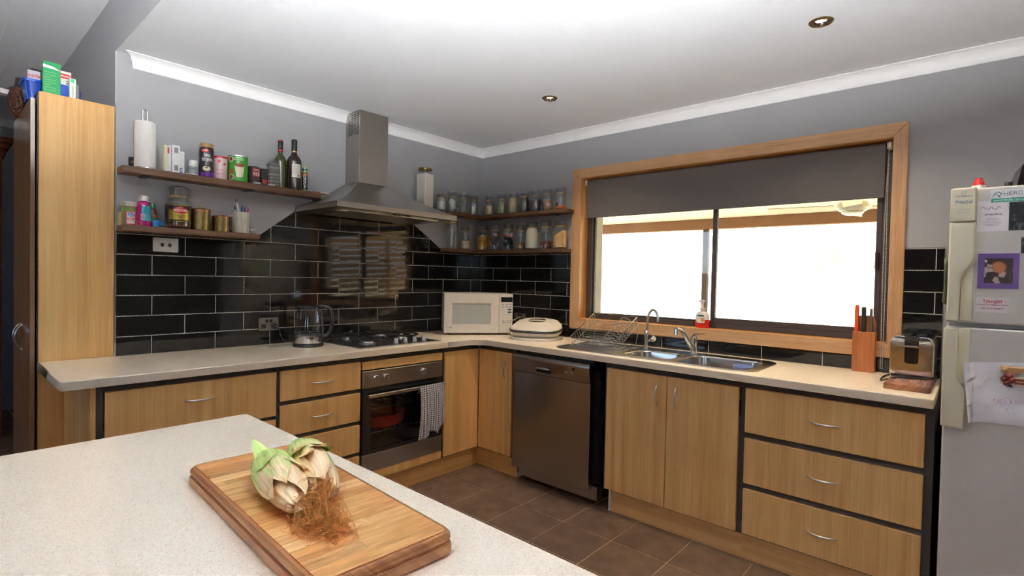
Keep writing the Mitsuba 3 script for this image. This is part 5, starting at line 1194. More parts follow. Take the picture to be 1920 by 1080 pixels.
for tx, zz, w in (('Swiss', .108, .034), ('indulgence', .086, .050)):
    part(cr, 'lettering', wrap(flat_text(tx, .019, .0005, True, w), .0352, (cx_, YS), ta + .05, ZU + zz), 'mat_satin', smooth=False, color=S(232, 232, 234))
part(cr, 'cup_print', wrap(tf(slab(np.c_[.019 * np.cos(np.linspace(0, 6.28, 25)[:-1]), .013 * np.sin(np.linspace(0, 6.28, 25)[:-1])], 0, .0008, .0003, 1), np.eye(4)), .0362, (cx_, YS), ta, ZU + .045), 'mat_satin', color=S(224, 218, 180))
part(cr, 'leaf_print', wrap(tf(slab([(-.008, -.003), (.006, -.001), (.010, .005), (-.004, .004)], 0, .0012, .0003, 1), np.eye(4)), .0362, (cx_, YS), ta, ZU + .050), 'mat_satin', smooth=False, color=S(56, 44, 40))
pk = thing('pink_canister', 'pale pink canister with a red rim between the black bottle and the green tin', 'canister')
cx_ = -2.085; ta = toward(cx_, YS)
part(pk, 'body', lathe([(0, ZU + .0005), (.033, ZU + .0005), (.034, ZU + .003), (.034, ZU + .116), (0, ZU + .116)], 36, (cx_, YS, 0)), 'mat_gloss', color=S(226, 198, 200))
part(pk, 'rim', lathe([(.0338, ZU + .114), (.0352, ZU + .114), (.0352, ZU + .124), (.033, ZU + .124), (.031, ZU + .121), (0, ZU + .121)], 36, (cx_, YS, 0)), 'mat_gloss', color=S(206, 40, 60))
part(pk, 'flower', wrap(tf(slab(np.c_[(.008 + .002 * np.cos(5 * np.linspace(0, 6.28, 41)[:-1])) * np.cos(np.linspace(0, 6.28, 41)[:-1]), (.008 + .002 * np.cos(5 * np.linspace(0, 6.28, 41)[:-1])) * np.sin(np.linspace(0, 6.28, 41)[:-1])], 0, .0006, .0002, 1), np.eye(4)), .0342, (cx_, YS), ta - .15, ZU + .096), 'mat_satin', color=S(208, 66, 84))
part(pk, 'berry', wrap(tf(cyl(.007, 0, .0006, 16), np.eye(4)), .0342, (cx_, YS), ta + .65, ZU + .082), 'mat_satin', color=S(198, 40, 60))
for tx, zz, w in (('herbal', .072, .024), ('strawberry', .046, .042), ('wellbeing', .026, .034)): part(pk, 'lettering', wrap(flat_text(tx, .009, .0005, False, w), .0342, (cx_, YS), ta, ZU + zz), 'mat_satin', smooth=False, color=S(190, 130, 140))
gt = thing('green_tin', 'large green drinking chocolate tin with a cup printed on it', 'tin')
cx_ = -1.993; ta = toward(cx_, YS)
part(gt, 'body', lathe([(0, ZU + .0005), (.048, ZU + .0005), (.050, ZU + .003), (.050, ZU + .138), (0, ZU + .138)], 44, (cx_, YS, 0)), 'mat_gloss', color=S(66, 160, 50))
part(gt, 'rim', lathe([(.0498, ZU + .136), (.0512, ZU + .137), (.0512, ZU + .143), (.048, ZU + .144), (.046, ZU + .139), (0, ZU + .139)], 44, (cx_, YS, 0)), 'mat_chrome')
part(gt, 'cup_print', wrap(tf(slab([(-.016, 0), (.014, 0), (.026, .062), (-.026, .062)], 0, .0007, .0002, 1), np.eye(4)), .0502, (cx_, YS), ta + .18, ZU + .022), 'mat_satin', smooth=False, color=S(226, 220, 196))
part(gt, 'drink_print', wrap(tf(slab(np.c_[.025 * np.cos(np.linspace(0, 6.28, 25)[:-1]), .011 * np.sin(np.linspace(0, 6.28, 25)[:-1])], 0, .0011, .0002, 1), np.eye(4)), .0502, (cx_, YS), ta + .18, ZU + .088), 'mat_satin', color=S(132, 66, 36))
for a, zz, rr, c in ((-.75, .12, .016, S(226, 214, 206)), (-.75, .12, .011, S(130, 40, 40)), (-.72, .052, .013, S(178, 80, 50)), (-.70, .022, .016, S(212, 196, 180)), (-.70, .022, .011, S(120, 44, 34))):
    part(gt, 'roundel', wrap(tf(cyl(rr, 0, .0005 + (.0002 if rr < .012 else 0), 20), np.eye(4)), .0502, (cx_, YS), ta + a, ZU + zz), 'mat_satin', color=c)
part(gt, 'lettering', wrap(flat_text('WITH REAL', .006, .0005, True, .044), .0503, (cx_, YS), ta + .10, ZU + .126), 'mat_satin', smooth=False, color=S(232, 240, 226))
part(gt, 'lettering', wrap(flat_text('MALT COCOA', .006, .0005, True, .050), .0503, (cx_, YS), ta + .10, ZU + .116), 'mat_satin', smooth=False, color=S(232, 240, 226))
k, M = carton('tea_box', 'small dark box with red print beside the green tin', -1.905, .052, .042, .102, S(70, 58, 60), -.058, .35)
F = face(M, .042); part(k, 'red_panel', tf(box(-.026, .026, .045, .092, 0, .0003), F), 'mat_satin', smooth=False, color=S(146, 60, 58)); part(k, 'lettering', text('COFFEE', .009, (0, 0, 0), (1, 0, 0), (0, 1, 0), .0006, True, width=.040).apply_transform(F @ basis((-.021, .078, 0), (1, 0, 0), (0, 1, 0))), 'mat_satin', smooth=False, color=S(230, 214, 208))
for q in range(3): part(k, 'cup_print', tf(box(-.020 + .015 * q, -.010 + .015 * q, .050, .070, 0, .0006), F), 'mat_satin', smooth=False, color=S(214, 190, 180))
SF = M @ basis((.0262, 0, 0), (0, 1, 0), (0, 0, 1)); part(k, 'barcode_panel', tf(box(-.010, .010, .010, .036, 0, .0004), SF), 'mat_satin', smooth=False, color=S(226, 226, 228))
for q, (x, y, w, d, h, a, c, lb) in enumerate(((-1.900, -.098, .040, .018, .008, .2, S(196, 198, 204), 'crumpled silver foil sheet in front of the small dark box'), (-1.866, -.100, .036, .018, .007, -.1, S(46, 50, 70), 'dark blue flat packet lying before the dark box'), (-1.822, -.104, .040, .016, .008, .1, S(176, 178, 186), 'silver packet lying at the foot of the black pack'))):
    k = thing('flat_packet', lb, 'packet'); m = box(-w / 2, w / 2, -d / 2, d / 2, 0, h, .002); m = m.subdivide().subdivide(); m.vertices[:, 2] *= 1 + .6 * (meshkit.noise(m.vertices * 160 + q) - .3)
    body(k, tf(m, basis((x, y, ZU + .0008), (math.cos(a), math.sin(a), 0), (-math.sin(a), math.cos(a), 0))), 'mat_gloss', smooth=False, color=c)
k, M = carton('black_pack', 'black packet with a red label beside the stack of trays', -1.852, .036, .05, .098, S(34, 33, 36), -.050, .1)
part(k, 'red_label', tf(box(-.012, .014, .014, .034, 0, .0004), face(M, .05)), 'mat_satin', smooth=False, color=S(210, 60, 40))
ty = thing('plastic_trays', 'stack of ribbed clear plastic trays on the upper shelf', 'trays')
for q in range(7):
    z0 = ZU + .001 + q * .0195
    part(ty, 'tray', loft([np.c_[rr_pts(-1.832 + d, -1.774 - d, -.106 + d, -.052 - d, .006, 2), np.full(12, z)] for d, z in ((.0025, z0), (.0, z0 + .004), (.0, z0 + .015), (.0025, z0 + .0185))]), 'mat_satin', smooth=40, color=S(120, 120, 120) if q % 2 else S(98, 98, 98))
part(ty, 'bag', hull([(-1.828, -.10, ZU + .138), (-1.780, -.10, ZU + .138), (-1.828, -.058, ZU + .138), (-1.780, -.058, ZU + .138), (-1.805, -.08, ZU + .172), (-1.82, -.08, ZU + .160)]), 'mat_plastic_film', smooth=False, label='clear plastic bag over the trays')
def bottle(name, label, x, y, key, capc, h, r):
    b = thing(name, label, 'bottle'); z = ZU
    part(b, 'glass', lathe([(0, z + .0005), (r - .003, z + .0005), (r, z + .004), (r, z + h * .56), (r * .94, z + h * .60), (r * .72, z + h * .655), (r * .45, z + h * .70), (r * .37, z + h * .74), (r * .36, z + h * .97), (0, z + h * .97)], 40, (x, y, 0)), key)
    part(b, 'capsule', lathe([(r * .38, z + h * .76), (r * .40, z + h * .77), (r * .40, z + h * .985), (r * .36, z + h), (0, z + h)], 28, (x, y, 0)), 'mat_gloss', color=capc, label='dark foil over the neck')
    return b
b = bottle('wine_bottle', 'green wine bottle with a red topped capsule, behind the dark bottle', -1.742, -.0375, 'mat_wine_green', S(24, 22, 22), .290, .0345)
part(b, 'top_band', lathe([(0, ZU + .2904), (.0138, ZU + .2902), (.0150, ZU + .286), (.0152, ZU + .284)], 24, (-1.742, -.0375, 0)), 'mat_gloss', color=S(190, 34, 36))
part(b, 'neck_band', lathe([(.0152, ZU + .224), (.0154, ZU + .224), (.0154, ZU + .234), (.0152, ZU + .234)], 24, (-1.742, -.0375, 0)), 'mat_gloss', color=S(190, 34, 36))
b = bottle('wine_bottle', 'dark red wine bottle with a white back label on the upper shelf', -1.672, -.070, 'mat_wine', S(22, 20, 20), .303, .0405)
part(b, 'gold_ring', lathe([(.0150, ZU + .226), (.0168, ZU + .226), (.0168, ZU + .234), (.0150, ZU + .234)], 24, (-1.672, -.070, 0)), 'mat_gold')
ta = toward(-1.672, -.07)
part(b, 'label', wrap(patch(.054, .080, 10, .0004), .0405, (-1.672, -.07), ta + .35, ZU + .072), 'mat_satin', smooth=True, color=S(222, 220, 212), label='white paper label')
for q in range(7): part(b, 'label_text', wrap(box(-.022, .018 - .004 * (q % 3), 0, .0022, .0005, .0008), .0405, (-1.672, -.07), ta + .35, ZU + .140 - .0075 * q), 'mat_satin', smooth=False, color=S(170, 168, 162))
part(b, 'barcode', [wrap(box(.006 + .0016 * q, .0068 + .0016 * q, 0, .014, .0005, .0009), .0405, (-1.672, -.07), ta + .35, ZU + .076) for q in range(8)], 'mat_satin', smooth=False, color=S(40, 40, 40))
tb = thing('tablet_tube', 'slim black tablet tube with rainbow bands beside the dark bottle', 'tube')
cx_, cy_ = -1.603, -.066; ta = toward(cx_, cy_)
part(tb, 'tube', lathe([(0, ZU + .0005), (.0165, ZU + .0005), (.017, ZU + .003), (.017, ZU + .138), (0, ZU + .138)], 28, (cx_, cy_, 0)), 'mat_gloss', color=S(22, 22, 24))
part(tb, 'cap', lathe([(0, ZU + .138), (.0175, ZU + .138), (.0175, ZU + .147), (.016, ZU + .150), (0, ZU + .150)], 28, (cx_, cy_, 0)), 'mat_gloss', color=S(150, 196, 120))
for zz, c in ((.128, S(60, 110, 190)), (.119, S(222, 200, 60)), (.110, S(70, 150, 90)), (.101, S(226, 130, 40)), (.092, S(200, 40, 40)), (.006, S(110, 160, 50))): part(tb, 'band', lathe([(.0172, ZU + zz), (.0172, ZU + zz + .006)], 28, (cx_, cy_, 0)), 'mat_gloss', color=c)
vt = flat_text('VOOST', .017, .0006, True); vt = rot(vt, (0, 0, 1), 90); b0 = vt.bounds; vt.apply_translation([-(b0[0][0] + b0[1][0]) / 2, -b0[0][1], 0])
part(tb, 'lettering', wrap(vt, .0171, (cx_, cy_), ta, ZU + .020), 'mat_satin', smooth=False, color=S(244, 244, 244), label='white upright lettering')
fp_ = thing('flat_packet', 'red and white flat packet lying on the shelf against the hood', 'packet')
part(fp_, 'packet', box(-1.555, -1.47, -.10, -.05, ZU + .0004, ZU + .006, .001), 'mat_satin', smooth=False, color=S(186, 60, 56))
part(fp_, 'label', box(-1.515, -1.455, -.1005, -.052, ZU + .0005, ZU + .0066, .001), 'mat_satin', smooth=False, color=S(220, 214, 208))

# ---------------------------------------------------------------- things on the lower left shelf
z = ZL
gj = thing('chewing_gum_jar', 'chewing gum tub with a white lid, first on the lower shelf', 'jar')
cx_, cy_ = -2.497, -.062; ta = toward(cx_, cy_)
part(gj, 'tub', lathe([(0, z + .0005), (.030, z + .0005), (.032, z + .004), (.032, z + .090), (.030, z + .094), (0, z + .094)], 32, (cx_, cy_, 0)), 'mat_gloss', color=S(146, 138, 84))
part(gj, 'band', lathe([(.0323, z + .066), (.0323, z + .082)], 32, (cx_, cy_, 0)), 'mat_gloss', color=S(128, 166, 84))
part(gj, 'lid', lathe([(0, z + .093), (.0335, z + .093), (.034, z + .097), (.034, z + .113), (.031, z + .116), (0, z + .116)], 32, (cx_, cy_, 0)), 'mat_satin', color=S(222, 220, 208))
pn_ = wrap(patch(.046, .066, 8, .0004), .0323, (cx_, cy_), ta + .30, z + .003)
part(gj, 'label', pn_, 'mat_satin', smooth=True, color=S(206, 66, 84))
part(gj, 'label_panel', wrap(patch(.036, .056, 8, .0006), .0323, (cx_, cy_), ta + .30, z + .008), 'mat_satin', smooth=True, color=S(226, 214, 216))
part(gj, 'splash', wrap(tf(slab(np.c_[.014 * np.cos(np.linspace(0, 6.28, 25)[:-1]), .010 * np.sin(np.linspace(0, 6.28, 25)[:-1])], 0, .0011, .0002, 1), np.eye(4)), .0323, (cx_, cy_), ta + .30, z + .052), 'mat_satin', color=S(70, 110, 190))
part(gj, 'lettering', wrap(flat_text('ICE', .009, .0014, True, .020), .0323, (cx_, cy_), ta + .30, z + .0475), 'mat_satin', smooth=False, color=S(240, 240, 244))
part(gj, 'lettering', wrap(flat_text('GUM', .014, .0010, True, .030), .0323, (cx_, cy_), ta + .30, z + .024), 'mat_satin', smooth=False, color=S(196, 36, 60), label='red lettering')
yb = thing('rubber_band', 'yellow rubber band leaning on the gum tub', 'rubber band')
body(yb, tf(tube([(.011 * math.cos(a), .010 * math.sin(a), 0) for a in np.linspace(0, 6.28, 25)[:-1]], .0011, 5, closed=True), basis((-2.464, -.098, z + .0115), (.97, .2, .0), (.05, .25, .96))), 'mat_satin', color=S(216, 180, 90))
yc = thing('yellow_card', 'pale yellow card standing behind the gum tub at the shelf end', 'card')
body(yc, box(-2.531, -2.529, -.075, -.012, z + .0005, z + .066), 'mat_satin', smooth=False, color=S(206, 206, 150))
mb_ = thing('magenta_bottle', 'magenta bottle with a white cap and a turquoise label', 'bottle')
cx_, cy_ = -2.438, -.068; ta = toward(cx_, cy_)
part(mb_, 'bottle', lathe([(0, z + .0005), (.029, z + .0005), (.032, z + .004), (.032, z + .098), (.029, z + .112), (.020, z + .124), (.016, z + .126), (0, z + .126)], 36, (cx_, cy_, 0)), 'mat_gloss', color=S(192, 30, 128))
part(mb_, 'cap', lathe([(0, z + .125), (.020, z + .125), (.0205, z + .128), (.0205, z + .148), (.018, z + .152), (0, z + .152)], 32, (cx_, cy_, 0)), 'mat_satin', color=S(238, 236, 238))
part(mb_, 'label', wrap(patch(.046, .072, 8, .0004), .0322, (cx_, cy_), ta + .50, z + .028), 'mat_satin', smooth=True, color=S(40, 168, 186))
part(mb_, 'barcode_panel', wrap(patch(.018, .030, 4, .0007), .0322, (cx_, cy_), ta - .08, z + .030), 'mat_satin', smooth=True, color=S(226, 220, 230))
part(mb_, 'barcode', [wrap(box(-.007 + .0019 * q, -.0061 + .0019 * q, 0, .020, .0008, .0010), .0322, (cx_, cy_), ta - .08, z + .036) for q in range(8)], 'mat_satin', smooth=False, color=S(70, 50, 90))
rbt = thing('sauce_bottle', 'small dark red bottle with a green cap behind the magenta bottle', 'bottle')
cx_, cy_ = -2.396, -.045
part(rbt, 'bottle', lathe([(0, z + .0005), (.022, z + .0005), (.0235, z + .004), (.0235, z + .07), (.018, z + .088), (.011, z + .100), (0, z + .100)], 28, (cx_, cy_, 0)), 'mat_gloss', color=S(84, 18, 24))
part(rbt, 'cap', lathe([(0, z + .098), (.013, z + .098), (.013, z + .118), (.010, z + .124), (0, z + .125)], 24, (cx_, cy_, 0)), 'mat_gloss', color=S(34, 140, 84))
part(rbt, 'label', lathe([(.0238, z + .022), (.0238, z + .066)], 28, (cx_, cy_, 0)), 'mat_satin', color=S(38, 110, 62))
part(rbt, 'label_band', lathe([(.0240, z + .052), (.0240, z + .060)], 28, (cx_, cy_, 0)), 'mat_satin', color=S(196, 60, 54))
bc = thing('blue_clip', 'bright blue plastic clip lying in front of the dark red bottle', 'clip')
body(bc, [tf(hull([(-.020, 0, 0), (.004, 0, 0), (-.018, .016, .034), (.008, .016, .036), (-.018, .022, 0), (.006, .022, 0)]), basis((-2.384, -.098, z + .0008), (1, 0, 0), (0, 1, 0))), tf(cyl(.010, -.012, .012, 14), basis((-2.372, -.088, z + .020), (1, 0, 0), (0, 0, 1)))], 'mat_gloss', smooth=False, color=S(34, 120, 196))
cl = thing('clear_wrapper', 'crumpled clear wrapper lying beside the blue clip', 'wrapper')
fm = trimesh.creation.icosphere(subdivisions=2, radius=.016); fm.vertices *= (.6 + .8 * meshkit.noise(fm.vertices * 140, 5)[:, None]) * [1.2, .8, .6]; fm.apply_translation([-2.350, -.094, z - fm.bounds[0][2] + .0006])
body(cl, fm, 'mat_plastic_film', smooth=False)
mc = thing('coffee_jar', 'large glass coffee jar with a gold and black label on the lower shelf', 'jar')
cx_, cy_ = -2.284, -.064; ta = toward(cx_, cy_); R = .0585
part(mc, 'glass', lathe([(0, z + .0005), (.050, z + .0005), (.056, z + .006), (R, z + .02), (R, z + .128), (.054, z + .142), (.046, z + .152), (.046, z + .156), (.043, z + .156), (.043, z + .150), (.051, z + .139), (R - .003, z + .126), (R - .003, z + .02), (.048, z + .006), (0, z + .006)], 44, (cx_, cy_, 0)), 'mat_glass', smooth=40)
part(mc, 'stopper', lathe([(0, z + .150), (.041, z + .150), (.042, z + .157), (.050, z + .158), (.052, z + .163), (.050, z + .170), (.047, z + .176), (.051, z + .196), (.050, z + .212), (.044, z + .218), (0, z + .219), (0, z + .215), (.042, z + .214), (.046, z + .208), (.047, z + .196), (.043, z + .178), (.044, z + .166), (.038, z + .156), (0, z + .154)], 44, (cx_, cy_, 0)), 'mat_jar', smooth=40)
part(mc, 'seal', lathe([(.040, z + .164), (.0435, z + .164), (.0435, z + .168), (.040, z + .168), (.040, z + .164)], 36, (cx_, cy_, 0)), 'mat_satin', color=S(206, 176, 90))
part(mc, 'coffee', tr(heap(R - .004, .0065, .030, .004, 28), cx_, cy_, z), 'mat_matte', smooth=True, color=S(92, 50, 28), label='brown instant coffee')
lab = lathe([(R + .0004, z + .030), (R + .0004, z + .122)], 48, (cx_, cy_, 0))
part(mc, 'label', lab, 'mat_gloss', color=S(34, 26, 24))
part(mc, 'gold_panel', wrap(patch(.104, .052, 16, .0003), R + .0005, (cx_, cy_), ta + .1, z + .044), 'mat_metallic', smooth=True, color=S(206, 172, 84))
for q in (.034, .118): part(mc, 'gold_edge', wrap(patch(.110, .003, 16, .0006), R + .0005, (cx_, cy_), ta + .1, z + q), 'mat_metallic', smooth=True, color=S(214, 170, 84))
part(mc, 'red_diamond', wrap(tf(slab([(-.042, 0), (-.020, -.012), (0, -.016), (.020, -.012), (.042, 0), (.022, .013), (0, .022), (-.022, .013)], 0, .0010, .0002, 1), np.eye(4)), R + .0005, (cx_, cy_), ta + .16, z + .092), 'mat_gloss', smooth=False, color=S(196, 22, 34))
part(mc, 'lettering', wrap(flat_text('MOCCONA', .0125, .0018, True, .062), R + .0005, (cx_, cy_), ta + .16, z + .0865), 'mat_satin', smooth=False, color=S(246, 244, 240), label='white lettering on red')
part(mc, 'lettering', wrap(flat_text('Medium Roast', .008, .0008, False, .040), R + .0005, (cx_, cy_), ta + .16, z + .062), 'mat_satin', smooth=False, color=S(110, 80, 30))
def brass(label, x, r, h):
    b = thing('brass_canister', label, 'canister', 'brass canisters on the lower shelf'); y = -.064
    part(b, 'body', lathe([(0, z + .0005), (r - .002, z + .0005), (r, z + .003), (r, z + h * .86), (r - .002, z + h * .86), (0, z + h * .86)], 40, (x, y, 0)), 'mat_brass_old')
    l = part(b, 'lid', lathe([(r + .0015, z + h * .80), (r + .0025, z + h * .81), (r + .0025, z + h * .90), (r + .0035, z + h * .905), (r + .0035, z + h * .93), (r, z + h * .95), (r * .5, z + h * .99), (0, z + h)], 40, (x, y, 0)), 'mat_copper', label='copper toned lid')
    part(l, 'finial', lathe([(0, z + h - .001), (.006, z + h - .001), (.0035, z + h + .004), (.0055, z + h + .009), (.004, z + h + .014), (0, z + h + .016)], 16, (x, y, 0)), 'mat_gold')
def _brass(p, n, uv): return mix([.20, .135, .045], [.36, .27, .12], fbm(p.x * 60, p.y * 60, p.z * 40))
mat('mat_brass_old', mikit.proc(_brass), .3, metallic=1.0)
mat('mat_copper', [.40, .22, .10], .28, metallic=1.0)
brass('larger brass canister next to the coffee jar', -2.181, .047, .120)
brass('smaller brass canister between the larger one and the white mug', -2.078, .0415, .092)
mu = thing('white_mug', 'white mug holding pens at the end of the lower shelf', 'mug')
cx_, cy_ = -1.975, -.064
part(mu, 'body', lathe([(0, z + .0005), (.040, z + .0005), (.0425, z + .003), (.0435, z + .118), (.0425, z + .1195), (.040, z + .118), (.0395, z + .006), (0, z + .006)], 40, (cx_, cy_, 0)), 'mat_gloss', color=S(232, 228, 216))
part(mu, 'handle', tube(spline([(cx_ - .036, cy_ + .020, z + .095), (cx_ - .052, cy_ + .030, z + .092), (cx_ - .058, cy_ + .034, z + .062), (cx_ - .050, cy_ + .030, z + .030), (cx_ - .036, cy_ + .020, z + .024)], 20), .0055, 8), 'mat_gloss', color=S(232, 228, 216))
def pen(label, x0, y0, x1, y1, z1, col, tip, r=.0045):
    p_ = thing('pen', label, 'pen', 'pens in the white mug'); a, b = np.array([cx_ + x0, cy_ + y0, z + .010]), np.array([cx_ + x1, cy_ + y1, z1])
    part(p_, 'barrel', cyl_to(a, b, r, 10), 'mat_gloss', color=col); d = (b - a) / np.linalg.norm(b - a)
    part(p_, 'end', tube([b, b + d * .012, b + d * .020], [r * 1.05, r * .9, r * .3], 10), 'mat_gloss', color=tip)
pen('tallest pen, white with a black end, leaning out of the mug', .012, -.015, -.022, .0, z + .172, S(226, 226, 230), S(30, 30, 36), .0060)
part(mu, 'dummy', cyl(.001, z + .007, z + .008, 6, (cx_, cy_)), 'mat_gloss', color=S(232, 228, 216)) if False else None
pen('white pen with a black tip at the near side of the mug', -.010, .012, -.034, -.010, z + .132, S(222, 222, 226), S(44, 44, 50))
pen('navy pen in the middle of the mug', .0, .0, .006, .0, z + .140, S(30, 40, 90), S(24, 30, 60))
pen('blue pen in the middle of the mug', .010, .010, .018, -.008, z + .136, S(40, 70, 150), S(30, 50, 110))
pen('green pen behind the others in the mug', -.004, .018, -.006, .020, z + .134, S(30, 96, 90), S(30, 80, 80))
pen('red pen at the far side of the mug', .018, .004, .034, -.006, z + .126, S(196, 60, 50), S(180, 40, 36), .006)
fo = thing('foil_ball', 'crumpled ball of silver foil at the tip of the lower shelf', 'foil')
fm = trimesh.creation.icosphere(subdivisions=3, radius=.0165); fm.vertices *= (.72 + .5 * meshkit.noise(fm.vertices * 190, 2)[:, None]); fm.apply_translation([-1.914, -.078, z - fm.bounds[0][2] + .0006])
body(fo, fm, 'mat_chrome', smooth=False)

# ---------------------------------------------------------------- on top of the pantry
z = 2.1372
tub = thing('blue_basket', 'blue plastic tub on top of the pantry cupboard', 'tub')
z2 = 2.1325
tbm = loft([np.c_[rr_pts(-2.844 - d, -2.792 + d, .165 - d, .285 + d, .02, 4), np.full(20, zz)] for d, zz in ((0, z2), (.003, z2 + .02), (.012, z2 + .080), (.018, z2 + .080), (.018, z2 + .092), (.012, z2 + .092), (.008, z2 + .086), (-.004, z2 + .01))])
part(tub, 'tub', tbm, 'mat_gloss', smooth=40, color=S(24, 78, 190))
def box_on(name, label, x0, x1, y0, y1, z0, z1, c):
    k = thing(name, label, 'box'); part(k, 'carton', box(x0, x1, y0, y1, z0, z1, .001), 'mat_satin', smooth=False, color=c); return k
k = box_on('medicine_carton', 'grey and white medicine carton with red lettering in the blue tub', -2.840, -2.794, .20, .235, z2 + .012, 2.278, S(190, 186, 196))
part(k, 'lettering', text('NUROFEN', .013, (-2.8385, .1996, 2.246), (1, 0, 0), (0, 0, 1), .0006, True, width=.043), 'mat_satin', smooth=False, color=S(190, 40, 60))
k = box_on('medicine_carton', 'tall green medicine carton at the front of the pantry top', -2.806, -2.744, .018, .052, 2.133, 2.284, S(34, 158, 92))
part(k, 'white_swoosh', tf(slab([(-.031, .122), (-.010, .122), (.031, .117), (.006, .132), (-.031, .136)], 0, .0004, .0001, 1), basis((-2.775, .018, 2.133), (1, 0, 0), (0, 0, 1))), 'mat_satin', smooth=False, color=S(236, 238, 236))
part(k, 'red_swoosh', tf(slab([(.012, .122), (.031, .118), (.031, .123)], 0, .0004, .0001, 1), basis((-2.775, .018, 2.133), (1, 0, 0), (0, 0, 1))), 'mat_satin', smooth=False, color=S(220, 90, 50))
for q in range(9): part(k, 'text_line', tf(box(-.026, -.026 + (.040 if q % 3 else .022), .010 + .0115 * q, .0125 + .0115 * q, 0, .0004), basis((-2.775, .018, 2.133), (1, 0, 0), (0, 0, 1))), 'mat_satin', smooth=False, color=S(110, 190, 120) if q % 3 else S(170, 190, 60))
k = box_on('plaster_box', 'white and blue sticking plaster box with a red oval behind the green carton', -2.772, -2.700, .060, .105, 2.133, 2.268, S(228, 224, 218))
part(k, 'blue_half', box(-2.7722, -2.6998, .0597, .1053, 2.133, 2.205), 'mat_satin', smooth=False, color=S(40, 84, 190))
part(k, 'red_oval', tf(slab(np.c_[.029 * np.cos(np.linspace(0, 6.28, 29)[:-1]), .0115 * np.sin(np.linspace(0, 6.28, 29)[:-1])], 0, .0005, .0001, 1), basis((-2.726, .0598, 2.245), (1, 0, 0), (0, 0, 1))), 'mat_satin', color=S(206, 30, 44))
part(k, 'lettering', text('Elastoplast', .0085, (-2.701, .0592, 2.2415), (1, 0, 0), (0, 0, 1), .0005, True, 'r', .052), 'mat_satin', smooth=False, color=S(244, 240, 240))
part(k, 'lettering', text('2', .016, (-2.722, .0594, 2.209), (1, 0, 0), (0, 0, 1), .0005, True), 'mat_satin', smooth=False, color=S(60, 60, 66))
k = box_on('small_carton', 'slim white carton with a green square, rightmost on the pantry', -2.712, -2.688, .020, .055, 2.1372, 2.232, S(224, 232, 224))
part(k, 'green_square', box(-2.708, -2.694, .0196, .021, 2.212, 2.229), 'mat_satin', smooth=False, color=S(60, 200, 130))
part(k, 'lettering', text('AEROGARD', .007, (-2.697, .0196, 2.145), (0, 0, 1), (-1, 0, 0), .0005, width=.05), 'mat_satin', smooth=False, color=S(60, 170, 120))
gb_ = thing('grey_pouch', 'grey pouch leaning behind the slim white carton', 'pouch')
body(gb_, rbox(-2.690, -2.672, .030, .075, 2.1376, 2.215, .008), 'mat_satin', color=S(120, 128, 126))
bl_ = thing('blue_canister', 'small blue canister showing behind the grey pouch', 'canister')
body(bl_, cyl(.016, 2.1376, 2.200, 20, (-2.672, .11), .002), 'mat_gloss', color=S(40, 84, 190))
wk = thing('wicker_ornament', 'brown woven wicker ornament hanging at the far end of the pantry top', 'wicker ornament')
wm = []
g2 = np.random.default_rng(3)
for q in range(26):
    ph = g2.random(3) * 6.28; r1 = .040 + .010 * g2.random()
    tt = np.linspace(0, 6.28, 26)[:-1]; nrm = g2.normal(size=3); nrm /= np.linalg.norm(nrm); uu = np.cross(nrm, [.3, .2, .9]); uu /= np.linalg.norm(uu); vv_ = np.cross(nrm, uu)
    pts = np.array([-2.855, .45, 2.17]) + (r1 * np.cos(tt))[:, None] * uu + (r1 * np.sin(tt))[:, None] * vv_
    pts = (pts - [-2.855, .45, 2.17]) * [.55, 1.0, 1.5] + [-2.855, .45, 2.17]
    wm.append(tube(pts, .0075, 5, closed=True))
wmc = trimesh.util.concatenate(wm)
scene[wk] = shape(wmc, 'mat_wicker', smooth=True, uv=np.c_[wmc.vertices[:, 2] * 3, wmc.vertices[:, 1] + wmc.vertices[:, 0]])
pp = thing('white_card', 'white card lying behind the wicker ornament on the pantry', 'card')
body(pp, rot(box(-2.93, -2.86, .55, .60, 2.225, 2.25, .002), (0, 1, 0), 6, (-2.9, .57, 2.23)), 'mat_satin', smooth=False, color=S(206, 206, 202))

# ---------------------------------------------------------------- chopping board and corn on the island
cbd = thing('chopping_board', 'large butcher block chopping board with moulded edges in the foreground', 'chopping board')
BT = BZ + .036
BX0, BX1, BY0, BY1 = -2.828, -2.600, -2.590, -2.004
ang = -2.9
BM = basis(((BX0 + BX1) / 2, (BY0 + BY1) / 2, 0), (math.cos(math.radians(ang)), math.sin(math.radians(ang)), 0), (-math.sin(math.radians(ang)), math.cos(math.radians(ang)), 0))
hw, hl = (BX1 - BX0) / 2, (BY1 - BY0) / 2
def bring(d, zz, r=.022): return np.c_[rr_pts(-hw + d, hw - d, -hl + d, hl - d, r, 6), np.full(28, zz)]
eb = loft([bring(.003, BZ + .0006), bring(.0, BZ + .004), bring(-.0005, BZ + .013), bring(.001, BZ + .017), bring(.0045, BZ + .019), bring(.003, BZ + .0215), bring(.001, BZ + .025), bring(.0015, BZ + .030), bring(.005, BZ + .0345), bring(.010, BT - .0012), bring(.0104, BT - .0020), bring(.0115, BT - .0020)])
eb = tf(eb, BM)
part(cbd, 'moulded_edge', gshape(eb, 'mat_board_edge', 1, smooth=35), None, label='dark moulded edge')
y = -hl + .0112; inner = rrect(-hw + .0112, hw - .0112, -hl + .0112, hl - .0112, .012, 5)
g3 = np.random.default_rng(21)
